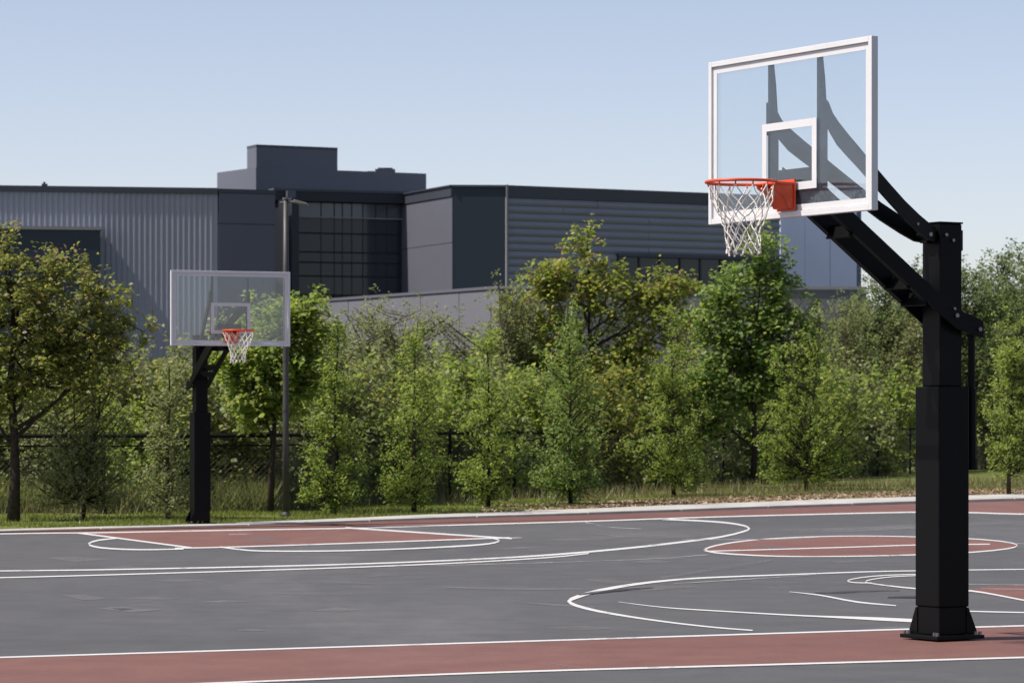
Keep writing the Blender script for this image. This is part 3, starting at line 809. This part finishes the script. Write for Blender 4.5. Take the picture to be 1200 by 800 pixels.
    for s_ in (1, -1):
        t = [(Bd + .039, rz - .009), (Bd + .039, rz - .165), (Bd + .075, rz - .160), (Bd + .115, rz - .085), (Bd + .205, rz - .035), (Bd + .215, rz - .009)]
        n = len(t)
        mb.add([(a, s_ * .088, b) for a, b in t] + [(a, s_ * .080, b) for a, b in t], [tuple(range(n)), tuple(range(2 * n - 1, n - 1, -1))] + [(i, (i + 1) % n, n + (i + 1) % n, n + i) for i in range(n)])
    t = [(Bd + .0392, rz - .166), (Bd + .075, rz - .162), (Bd + .115, rz - .087), (Bd + .205, rz - .037)]
    mb.add([(a, -.079, b) for a, b in t] + [(a, .079, b) for a, b in t], [(i, i + 1, 5 + i, 4 + i) for i in range(3)])
    mb.build('rim_bracket', M['orange'], rim)
    mb = MB()
    rows = [(.219, -.026), (.196, -.115), (.168, -.185), (.143, -.245), (.124, -.30), (.113, -.350), (.108, -.40), (.110, -.445)]
    rg = random.Random(3)
    nd = {}
    for j, (r_, z) in enumerate(rows):
        for i in range(12):
            a = 2 * math.pi * (i + .5 * ((j + 1) % 2)) / 12 + rg.uniform(-.06, .06)
            q = r_ * rg.uniform(.95, 1.05)
            nd[j, i] = (ru + q * math.cos(a) - .02 * j / 7, q * math.sin(a), rz + z + (rg.uniform(-.012, .012) if j else 0))
    def cord(a, b, r=.0040):
        a, b = Vector(a), Vector(b); m = (a + b) / 2 + Vector((rg.uniform(-.006, .006), rg.uniform(-.006, .006), -.006)); mb.tube([a, m, b], r, 4)
    for j in range(len(rows) - 1):
        for i in range(12):
            k2 = (i - 1) % 12 if j % 2 == 1 else (i + 1) % 12
            cord(nd[j, i], nd[j + 1, i]); cord(nd[j, i], nd[j + 1, k2 if j % 2 == 1 else (i - 1) % 12] if False else nd[j + 1, (i + 1) % 12 if j % 2 == 0 and False else ((i - 1) % 12 if j % 2 == 1 else (i + 1) % 12)])
    for i in range(12):
        p = nd[len(rows) - 1, i]; cord(p, (p[0] + rg.uniform(-.012, .012), p[1] + rg.uniform(-.012, .012), p[2] - rg.uniform(.015, .035)), .008)
    mb.build('net', M['net'], rim)
    return root

Yn = 21.78
build_hoop('basketball_hoop', 'large basketball hoop nearest the camera with white framed glass board and black post', (wx(1104, Yn), Yn, .006), (-.856, -.5165), 1.28, 0.0, (.982, .982, .989))
Yf = CAM_H * F / (615 - HOR)
build_hoop('basketball_hoop', 'smaller distant basketball hoop standing on the red key beside the grass', (wx(234.5, Yf), Yf, .006), (math.sin(rad(22)), -math.cos(rad(22))), 1.58, -.13, .934)

# ------------------------------------------------------------------ lamp pole
Yl = 50.0
lp = empty('lamp_pole', (wx(335, Yl), Yl, lawn_z(wx(335, Yl)) - .03), 0, 'tall slim grey light pole with a small white flood head behind the far hoop', 'light pole')
Hp = wz(234, Yl) - lp.location.z
mb = MB(); mb.tube([(0, 0, 0), (0, 0, 1.5), (0, 0, Hp * .7), (0, 0, Hp)], [.052, .048, .044, .041], 12); mb.build('pole', M['pole_steel'], lp, smooth=True)
mb = MB(); mb.tube([(0, 0, -.02), (0, 0, .05), (0, 0, .09)], [.075, .075, .056], 12); mb.build('pole_foot', M['pole_steel'], lp)
mb = MB(); mb.tube([(0, 0, Hp * .5 - .04), (0, 0, Hp * .5 + .04)], .053, 12); mb.tube([(0, 0, Hp * .335), (0, 0, Hp * .335 + .06)], .055, 12); mb.build('pole_clamp', M['pole_steel'], lp)
mb = MB(); mb.tube([(0, 0, Hp), (0, 0, Hp + .03)], .050, 12); mb.tube([(-.09, 0, Hp - .05), (.16, -.02, Hp - .03)], .018, 8); mb.build('lamp_bracket', M['fixture'], lp)
hd = MB(); hd.add([(.12, -.12, Hp - .05), (.34, -.14, Hp - .09), (.34, .08, Hp - .09), (.12, .06, Hp - .05), (.13, -.11, Hp + .0), (.33, -.13, Hp - .055), (.33, .07, Hp - .055), (.13, .05, Hp + .0)],
    [(0, 3, 2, 1), (4, 5, 6, 7), (0, 1, 5, 4), (1, 2, 6, 5), (2, 3, 7, 6), (3, 0, 4, 7)])
ho = hd.build('lamp_head', M['fixture'], lp, bevel=.008)
mb = MB(); mb.add([(.15, -.10, Hp - .060), (.32, -.115, Hp - .092), (.32, .06, Hp - .092), (.15, .04, Hp - .060)], [(0, 3, 2, 1)]); mb.build('lamp_lens', M['lens'], ho)

# ------------------------------------------------------------------ chain-link fence
fp = [Vector((-14.5, 50.5, 0)), Vector((-3.86, 52.2, 0)), Vector((-1.15, 60, 0)), Vector((10.8, 88, 0)), Vector((19, 108, 0))]
fence = empty('chain_link_fence', tuple(fp[1]), 0, 'low black chain link fence running behind the young trees', 'fence')
post_pts, _ = [], None
for a, b in zip(fp, fp[1:]):
    n = max(1, round((b - a).length / 3.0))
    for i in range(n): post_pts.append(a.lerp(b, i / n))
post_pts.append(fp[-1])
FH = 1.24
pm = None
wire_me = {}
o0 = fence.location
for i, p in enumerate(post_pts):
    if pm is None:
        mb = MB(); mb.tube([(0, 0, -.1), (0, 0, FH + .03)], .032, 8); mb.tube([(0, 0, FH + .03), (0, 0, FH + .07)], [.042, .015], 8)
        o = mb.build('fence_post', M['fence'], fence); pm = o.data
    else: o = link('fence_post', pm, fence)
    o.location = p - o0 + Vector((0, 0, lawn_z(p.x)))
for a, b in zip(post_pts, post_pts[1:]):
    d = b - a; Ln = d.length; key = round(Ln, 2)
    ang = math.atan2(d.y, d.x); za, zb_ = lawn_z(a.x), lawn_z(b.x)
    if key not in wire_me:
        mb = MB(); mb.tube([(0, 0, FH - .01), (Ln, 0, FH - .01)], .032, 8); r = mb.build('top_rail', M['fence'], fence)
        mb = MB(); mb.tube([(0, 0, FH - .17), (Ln, 0, FH - .17)], .013, 6); m2_ = mb.build('middle_rail', M['fence'], fence)
        mb = MB(); stp = .09; hgt = FH - .06
        q = -hgt
        while q < Ln:
            for s_ in (1, -1):
                x0, z0, x1, z1 = q, .03, q + hgt, .03 + hgt
                if x0 < 0: z0 += -x0; x0 = 0
                if x1 > Ln: z1 -= x1 - Ln; x1 = Ln
                if x1 - x0 < .05: continue
                if s_ < 0: x0, x1 = Ln - x0, Ln - x1
                mb.tube([(x0, s_ * .004, z0), (x1, s_ * .004, z1)], .0018, 3, cap=False)
            q += stp
        wmsh = mb.build('chain_link_mesh', M['wire'], fence); tag(wmsh, kind='stuff')
        wire_me[key] = (r.data, m2_.data, wmsh.data); obs = (r, m2_, wmsh)
    else:
        obs = (link('top_rail', wire_me[key][0], fence), link('middle_rail', wire_me[key][1], fence), link('chain_link_mesh', wire_me[key][2], fence)); tag(obs[2], kind='stuff')
    for o in obs:
        o.location = a - o0 + Vector((0, 0, za)); o.rotation_euler = (0, -math.atan2(zb_ - za, Ln), ang)

# uncut meadow behind the fence
seg = rng.integers(0, 3, 60000); q_ = rng.uniform(0, 1, len(seg))
seg = rng.choice(3, 60000, p=[.42, .20, .38])
Pa = np.array([[p.x, p.y] for p in fp]); A_ = Pa[seg]; B2 = Pa[seg + 1]
T_ = (B2 - A_) / np.linalg.norm(B2 - A_, axis=1)[:, None]
C2 = A_ + (B2 - A_) * q_[:, None] + np.stack([-T_[:, 1], T_[:, 0]], 1) * (.25 + 4.5 * rng.uniform(0, 1, len(seg)) ** 1.3)[:, None]
C = np.column_stack([C2, [lawn_z(x) - .02 for x in C2[:, 0]]])
C = C[(np.sin(C[:, 0] * 2.1 + C[:, 1]) + np.sin(C[:, 0] * .9 - C[:, 1] * 1.3) + rng.normal(size=len(C)) * .6) > -.9]
tag(blades('meadow_weeds', C, .52, L['weed'], .015), 'tall pale uncut weeds behind the chain link fence', kind='stuff')

# ------------------------------------------------------------------ trees and shrubs
def make_plant(name, px, Y, lobes, ncl, nl, leaf, lm, bark='bark', tr=.05, stems=1, label='', cat='tree', group=None, seed=0, up=.9, sig=.16, along=.5, limbs=False, depth=.8, trunk_to=.92, parts=('trunk', 'crown'), asc=0.0, lw=.55, mix2=None):
    """lobes: (cx, cy, rx, ry) ellipses measured on the photograph at this plant's distance"""
    rg = np.random.default_rng(1000 + seed)
    s = F / Y
    X = wx(px, Y); z0 = lawn_z(X)
    root = empty(name, (X, Y, z0), 0, label, cat, group)
    Lb = np.array([((cx - px) / s, CAM_H + (HOR - cy) / s - z0, rx / s, ry / s) for cx, cy, rx, ry in lobes])
    wgt = Lb[:, 2] ** 1.3 * Lb[:, 3]; wgt = wgt / wgt.sum()
    pick = rg.choice(len(Lb), ncl, p=wgt)
    d = rg.normal(size=(ncl, 3)); d /= np.linalg.norm(d, axis=1)[:, None]
    r = rg.uniform(0, 1, ncl) ** .38 * 1.10
    P = np.empty((ncl, 3))
    P[:, 0] = Lb[pick, 0] + d[:, 0] * r * Lb[pick, 2]
    P[:, 1] = d[:, 1] * r * Lb[pick, 2] * depth
    P[:, 2] = np.maximum(.05, Lb[pick, 1] + d[:, 2] * r * Lb[pick, 3])
    topz = (Lb[:, 1] + Lb[:, 3]).max()
    # stems
    st = []
    for k_ in range(stems):
        lean = rg.normal(size=2) * (.05 if stems == 1 else .16)
        hx = Lb[np.argmax(Lb[:, 1] + Lb[:, 3]), 0] if stems == 1 else lean[0] * topz
        h = topz * trunk_to * (1 if k_ == 0 else rg.uniform(.6, .95))
        pts = []
        for q in np.linspace(0, 1, 7):
            pts.append(Vector((hx * q ** 1.4 * .7 + rg.normal() * .012 * topz * (q > 0) * .5, lean[1] * q * topz * .4 + rg.normal() * .008 * topz * (q > 0), h * q - .05 * (q == 0))))
        st.append(pts)
    mb = MB()
    for pts in st:
        rs = [tr * 1.25] + [max(.006, tr * (1 - q) ** .8) for q in np.linspace(.12, .96, 6)]
        mb.tube(pts, rs if stems == 1 else [x * .7 for x in rs], 7)
    limb = None
    if limbs:
        limb = []
        for (lx, lz, lrx, lrz) in Lb:
            pts = st[0]; zt_ = max(.16 * topz, min(lz - .35 * abs(lx) - .9 * lrz, pts[-1].z * .8)) * rg.uniform(.75, 1.0)
            for a, b in zip(pts, pts[1:]):
                if b.z >= zt_: break
            q0 = a.lerp(b, max(0, min(1, (zt_ - a.z) / max(1e-4, b.z - a.z))))
            tip = Vector((lx, rg.normal() * lrx * .35, lz + lrz * .5))
            mid = Vector((q0.x + (tip.x - q0.x) * .62, tip.y * .55, q0.z + (tip.z - q0.z) * .38)) + Vector((rg.normal() * .06, rg.normal() * .06, 0))
            cv = [q0 * (1 - q) ** 2 + mid * (2 * q * (1 - q)) + tip * q * q for q in np.linspace(0, 1, 7)]
            cv = [c + Vector((rg.normal(), rg.normal(), rg.normal())) * .02 * (0 < n_ < 6) for n_, c in enumerate(cv)]
            mb.tube(cv, [tr * .42 * (1 - q * .85) for q in np.linspace(0, 1, 7)], 5, cap=False); limb.append(cv)
    cents, axes = [], []
    for i in range(ncl):
        p = Vector(P[i]); pts = st[i % stems]
        radial = math.hypot(p.x - pts[3].x, p.y - pts[3].y)
        zt_ = max(.10 * topz, min(p.z - radial * up, pts[-1].z * .97))
        # point on stem at that height
        for a, b in zip(pts, pts[1:]):
            if b.z >= zt_: break
        t = (zt_ - a.z) / max(1e-4, b.z - a.z); q0 = a.lerp(b, max(0, min(1, t)))
        if limb is not None:
            cv = limb[pick[i]]; q0 = min(cv[2:], key=lambda c: (c - p).length + max(0, c.z - p.z) * .8)
        mid = q0.lerp(p, .5) + Vector((rg.normal() * .04, rg.normal() * .04, -.06 * radial + rg.normal() * .03))
        rb = max(.004, min(tr * .35, .006 + .010 * (p - q0).length))
        mb.tube([q0, mid, p], [rb, rb * .7, rb * .35], 4, cap=False)
        n = int(nl * rg.uniform(.6, 1.4)); nb = max(4, n // 9)
        tb = (1 - along * rg.uniform(0, 1, nb) ** 1.3); ob = rg.normal(size=(nb, 3)) * sig * np.array([1, 1, .8])
        wb_ = rg.integers(0, nb, n); tt = tb[wb_]
        A_ = np.array(q0); M_ = np.array(mid); B2 = np.array(p)
        c = ((1 - tt) ** 2)[:, None] * A_ + (2 * tt * (1 - tt))[:, None] * M_ + (tt ** 2)[:, None] * B2
        c = c + ob[wb_] + rg.normal(size=(n, 3)) * (leaf * .62)
        if asc:
            e = rg.uniform(0, 1, n)[:, None]; c = c + e * np.array([0, 0, asc])
        cents.append(c)
    mb.build(parts[0], M[bark], root, smooth=True)
    C = np.concatenate(cents); C = C[C[:, 2] > .03]
    O = C - np.array([0, 0, topz * .45]); O = O / (np.linalg.norm(O, axis=1)[:, None] + .3)
    if mix2:
        msk = rg.uniform(0, 1, len(C)) < mix2[1] * np.clip((C[:, 2] / topz - .35) * 2, .1, 1)
        link('turning_leaves' if parts[1] == 'crown' else 'dry_leaves', leaf_mesh('leaves', C[msk], leaf, L[mix2[0]], rg=rg, width=lw, outw=O[msk]), root)
        C = C[~msk]; O = O[~msk]
    link(parts[1], leaf_mesh(parts[1], C, leaf, L[lm], rg=rg, width=lw, outw=O), root)
    return root

YG = 'young slender trees planted in a row along the kerb'
def ybase(py, x): # distance of a trunk foot on the lawn
    Y = 50.0
    for _ in range(4): Y = (CAM_H - lawn_z(wx(x, Y))) * F / (py - HOR)
    return Y
def young(px, py, top, hw, label, lm='fresh', seed=0, n=1.0, leaf=.062, low=None, mix2=None, **kw):
    Y = ybase(py, px)
    low = low or py - 5; hw *= 1.08
    H = low - top
    lob = []
    for q, wq in ((.96, .30), (.82, .42), (.66, .62), (.48, .85), (.30, 1.0), (.14, .95), (.06, .7)):
        j = math.sin(seed * 5.3 + q * 17) * hw * .16
        lob.append((px + j, low - H * q, hw * wq * .95, H * .105))
    lob.append((px, top + 8, 3.5, 12))
    return make_plant('young_tree', px, Y, lob, int(92 * n), 62, leaf, lm, 'bark', .036, label=label, group=YG, seed=seed, up=1.0, sig=.075, along=.5, asc=.10, lw=.5, trunk_to=.97, mix2=mix2, **kw)

young(197, 610, 432, 34, 'thin wispy young tree just left of the far hoop post', 'grey', 1, .62)
young(391, 603, 388, 44, 'young green tree immediately right of the grey light pole', 'fresh', 2, 1.0)
young(485, 601, 384, 46, 'bright young tree with dark slim trunk left of the fence corner post', 'fresh', 3, 1.05)
young(572, 595, 398, 44, 'young tree with narrow crown left of the dark conical tree', 'fresh', 4, 1.0)
young(669, 592, 362, 52, 'darkest conical tree in the kerb row with dense crown to the ground', 'deep', 5, 1.7)
young(790, 582, 362, 56, 'conical young tree with pointed leader below the near hoop net', 'fresh', 6, 1.45)
Yb = ybase(575, 945)
make_plant('bushy_tree', 945, Yb, [(945, 500, 62, 62), (930, 440, 42, 45), (955, 395, 26, 36), (905, 520, 34, 42), (985, 510, 36, 48), (945, 548, 58, 22)], 150, 60, .064, 'fresh', 'bark', .04, 3, 'broad bushy multi stemmed tree left of the near hoop post', 'tree', seed=7, up=.9, sig=.11, along=.6)
Yb = ybase(579, 1182)
make_plant('yellow_green_tree', 1182, Yb, [(1185, 470, 36, 60), (1195, 405, 28, 40), (1170, 515, 30, 34), (1215, 500, 40, 50), (1190, 545, 30, 18)], 150, 66, .066, 'lime', 'bark', .04, 1, 'sunny yellow green tree at the right edge behind the near post', 'tree', seed=8, up=.9, sig=.12, along=.6)
# large tree at the left edge
Yb = ybase(609, 16)
make_plant('large_tree', 16, Yb, [(22, 340, 62, 52), (75, 320, 48, 40), (60, 390, 85, 46), (-40, 380, 70, 70), (120, 365, 44, 40), (10, 290, 34, 26), (150, 395, 30, 32), (40, 440, 72, 34), (105, 430, 55, 32), (-30, 460, 50, 36)], 235, 66, .086, 'olive', 'bark', .085, 1, 'large spreading tree with olive leaves and dark trunk at the left edge', 'tree', seed=9, up=.75, sig=.13, along=.45, mix2=('brown', .12), lw=.62, limbs=True)
Yb = ybase(608, 98)
make_plant('leafy_shrub', 98, Yb, [(98, 560, 50, 42), (85, 520, 46, 40), (125, 480, 42, 50), (130, 430, 30, 30), (60, 560, 30, 38), (135, 560, 30, 36)], 130, 58, .058, 'grey', 'bark', .03, 4, 'dense rounded shrub with brownish top beside the large left tree', 'shrub', seed=10, up=1.0, sig=.12, along=.6, mix2=('brown', .30), parts=('stem', 'foliage'))
# broad-leaved tree behind the light pole, at the fence
make_plant('broadleaf_tree', 317, 51.6, [(320, 400, 48, 44), (285, 440, 42, 40), (350, 370, 38, 34), (340, 450, 46, 36), (300, 480, 44, 28), (265, 400, 24, 34), (372, 420, 24, 40)], 150, 62, .10, 'fresh', 'bark', .05, 1, 'broad leaved tree with dark slanted trunk behind the far backboard', 'tree', seed=11, up=.7, sig=.12, along=.4, lw=.75, limbs=True)

# trees behind the fence
BG = 'trees growing behind the fence'
make_plant('turning_tree', 694, 70.5, [(688, 292, 20, 26), (668, 318, 26, 26), (640, 340, 28, 24), (612, 372, 30, 30), (597, 412, 30, 40), (700, 340, 34, 30), (718, 324, 16, 20), (752, 330, 26, 11), (790, 334, 30, 12), (815, 330, 14, 14), (735, 365, 34, 22), (770, 350, 34, 14), (655, 400, 50, 40), (730, 420, 50, 34), (790, 385, 28, 24), (690, 460, 80, 44)], 290, 64, .12, 'autumn', 'bark', .075, 1, 'tall broad tree with yellowing crown in front of the ribbed wing', 'tree', BG, 12, .8, .16, .5, mix2=('brown', .12), lw=.7, limbs=True)
make_plant('green_maple', 882, 72.0, [(890, 306, 30, 30), (922, 326, 30, 28), (858, 342, 40, 36), (918, 385, 44, 44), (838, 400, 46, 44), (885, 440, 66, 46), (825, 465, 50, 42), (935, 440, 36, 40), (870, 380, 40, 36)], 230, 66, .125, 'deep', 'bark', .07, 1, 'rich deep green tree directly below the near net', 'tree', BG, 13, .8, .17, .5, lw=.75, limbs=True)
g_src = []
g_src.append(make_plant('wispy_tree', 430, 66, [(430, 400, 38, 44), (420, 365, 24, 24), (450, 440, 46, 46), (405, 450, 46, 50), (430, 520, 60, 44)], 150, 66, .075, 'grey', 'bark_grey', .05, 2, 'grey green wispy tree behind the fence right of the light pole', 'tree', BG, 14, 1.0, .15, .6, asc=.12))
g_src.append(make_plant('wispy_tree', 536, 68, [(536, 410, 42, 42), (520, 372, 24, 22), (555, 440, 46, 46), (505, 450, 46, 50), (536, 520, 64, 46)], 150, 66, .075, 'grey', 'bark_grey', .05, 2, 'grey green wispy tree in front of the pale podium wall', 'tree', BG, 15, 1.0, .15, .6, asc=.12))
d_src = []
d_src.append(make_plant('dark_tree', 1030, 93, [(1030, 365, 44, 44), (1010, 400, 46, 46), (1055, 410, 46, 46), (1030, 450, 60, 46), (1040, 335, 22, 20)], 200, 62, .11, 'dark', 'bark', .08, 1, 'dark grey green tree between the bushy tree and the near post', 'tree', BG, 16, .9, .2, .55))
d_src.append(make_plant('dark_tree', 1135, 96, [(1135, 350, 34, 40), (1115, 390, 40, 44), (1150, 400, 44, 46), (1130, 450, 60, 46), (1128, 322, 14, 18)], 200, 62, .11, 'dark', 'bark', .08, 1, 'dark tree seen just right of the near post top', 'tree', BG, 17, .9, .2, .55))

def copy_plant(src, px, Y, k, rz, label):
    c = copy_tree(src); X = wx(px, Y)
    c.location = (X, Y, lawn_z(X)); c.rotation_euler = (0, 0, rz); c.scale = (k, k, k)
    c['label'] = label
    return c
for k_, (sr, px, Y, sc, rz, lab) in enumerate((
    (0, 372, 62, .90, 2.1, 'tall grey green tree showing above the far backboard corner'),
    (1, 462, 63, .93, 1.0, 'feathery grey green tree in front of the glass recess'),
    (0, 498, 72, 1.02, 3.1, 'grey green tree rising between two bright young trees'),
    (0, 600, 70, 1.12, 4.0, 'grey green tree just left of the yellowing tree'),
    (1, 405, 74, 1.02, 0.3, 'grey green tree standing just right of the light pole'),
    (1, 345, 72, .96, 5.6, 'grey green tree directly behind the light pole'),
    (0, 290, 62, .90, 1.7, 'grey green tree behind the hanging net of the far hoop'),
    (1, 240, 60, .80, 2.6, 'low grey green tree seen through the far backboard glass'),
    (0, 190, 58, .64, 0.9, 'low grey green tree behind the thin wispy young tree'),
    (0, 150, 56, .70, 5.0, 'low grey green tree between the large left tree and the far hoop'),
    (1, 60, 57, .95, 3.3, 'grey green tree filling the space behind the large left tree'),
    (0, 640, 78, 1.10, 2.9, 'grey green tree behind the darkest conical tree'),
    (1, 745, 79, 1.02, 1.9, 'grey green tree between the yellowing tree and the pointed young tree'),
    (0, 815, 82, 1.10, 4.4, 'grey green tree left of the rich green tree'),
    (1, 948, 86, 1.20, 0.6, 'grey green tree behind the bushy multi stemmed tree'),
    (0, 1000, 90, 1.22, 3.7, 'grey green tree under the near hoop arms'),
    (1, 1060, 92, 1.24, 5.2, 'grey green tree just left of the near hoop sleeve'))):
    copy_plant(g_src[sr], px, Y, sc, rz, lab)
for (sr, px, Y, sc, rz, lab) in (
    (0, 1075, 100, 1.10, 2.2, 'dark tree mostly hidden behind the near post'),
    (1, 1175, 101, 1.12, 3.9, 'tall dark tree behind the yellow green tree'),
    (0, 1215, 97, 1.22, 1.4, 'tallest dark tree cut by the right edge of the photo'),
    (1, 1005, 104, .90, 5.1, 'small dark tree in front of the pale end block'),
    (1, 1055, 106, 1.05, 0.7, 'dark tree in the gap under the near lower arm'),
    (0, 1150, 106, 1.12, 4.8, 'dark tree rising right of the near height adjuster')):
    copy_plant(d_src[sr], px, Y, sc, rz, lab)

# undergrowth shrubs along and behind the fence
SG = 'wild shrubs growing behind the fence'
sh = []
for i, (lm, lf) in enumerate((('grey', .075), ('lime', .085), ('fresh', .08), ('olive', .08))):
    Y = 58; px = 600
    sh.append(make_plant('wild_shrub', px, Y, [(600, 560, 60, 34), (575, 530, 40, 34), (630, 525, 42, 36), (600, 505, 36, 26)], 90, 60, lf, lm, 'bark_grey', .025, 4, 'x', 'shrub', SG, 30 + i, 1.1, .16, .7, parts=('stem', 'foliage'), asc=.1))
def fence_y(px):
    k_ = (px - 600) / F
    for a, b in zip(fp, fp[1:]):
        d = b - a; q = (k_ * a.y - a.x) / (d.x - k_ * d.y)
        if 0 <= q <= 1: return a.y + d.y * q
    return 52.0 if px < 0 else 105.0
spots = [(-20, 56, 1), (45, 57, 0), (105, 60, 1), (150, 56.5, 3), (205, 57, 0), (255, 58, 2), (290, 61, 0), (345, 59, 1), (375, 63, 0), (425, 60.5, 3), (455, 65, 1), (500, 63, 2), (535, 66, 1), (560, 69, 0), (605, 67, 1), (640, 70, 0), (690, 73, 3), (725, 76, 1), (765, 78, 2), (815, 82, 0), (850, 80, 1), (905, 84, 3), (960, 88, 1), (1000, 92, 0), (1045, 96, 2), (1150, 99, 1), (1195, 100, 0), (1240, 102, 3)]
near_words = ['at the far left edge under the large tree', 'behind the large left tree trunk', 'behind the rounded left shrub', 'right of the rounded left shrub', 'behind the thin wispy young tree', 'right of the far hoop post', 'behind the broad leaved tree trunk', 'just right of the light pole foot', 'behind the young tree by the light pole', 'in the gap right of the young tree by the pole', 'left of the bright young tree', 'right of the bright young tree', 'by the fence corner post', 'left of the narrow crowned young tree', 'right of the narrow crowned young tree', 'left of the darkest conical tree', 'right of the darkest conical tree', 'under the yellowing tree trunk', 'left of the tree with the pointed leader', 'right of the tree with the pointed leader', 'under the rich green tree', 'left of the bushy multi stemmed tree', 'behind the bushy multi stemmed tree', 'right of the bushy multi stemmed tree', 'left of the near hoop post sleeve', 'right of the near hoop height adjuster', 'behind the yellow green tree', 'at the right edge']
tone = ['grey green', 'yellow green', 'fresh green', 'olive']
used = set()
for i, (px, Y, kd) in enumerate(spots):
    lab = f'{tone[kd]} wild shrub {near_words[i]}'
    Y = fence_y(px) + random.uniform(1.7, 3.0); k_ = random.uniform(1.3, 1.75) * (1 + (Y - 53) * .004)
    if kd not in used:
        used.add(kd); o = sh[kd]; X = wx(px, Y); o.location = (X, Y, lawn_z(X)); o.rotation_euler = (0, 0, random.uniform(0, 6)); o.scale = (k_,) * 3; o['label'] = lab
    else:
        copy_plant(sh[kd], px, Y, k_, random.uniform(0, 6), lab)

# a second, lower row of shrubs that closes the gaps at the fence foot
low_words = ['left of the rounded left shrub at the fence', 'between the rounded shrub and the thin young tree', 'between the thin young tree and the far hoop post', 'between the far hoop post and the slanted trunk', 'between the slanted trunk and the grey light pole', 'between the light pole and its neighbouring young tree', 'between the first two bright young trees', 'midway between two bright young trees at the fence', 'just before the narrow crowned young tree', 'between the narrow crowned and the darkest young tree', 'low between the darkest conical tree and the yellowing tree', 'low between the yellowing tree and the pointed young tree', 'low right of the pointed young tree', 'low under the rich green tree', 'low behind the bushy multi stemmed tree', 'low in the gap left of the near post', 'low right of the near post']
for i, px in enumerate((40, 150, 215, 270, 325, 365, 430, 455, 535, 620, 650, 735, 835, 870, 925, 1020, 1155)):
    kd = i % 4
    copy_plant(sh[kd], px, fence_y(px) + random.uniform(1.2, 1.9), random.uniform(.95, 1.2), random.uniform(0, 6), f'{tone[kd]} low shrub {low_words[i]}')
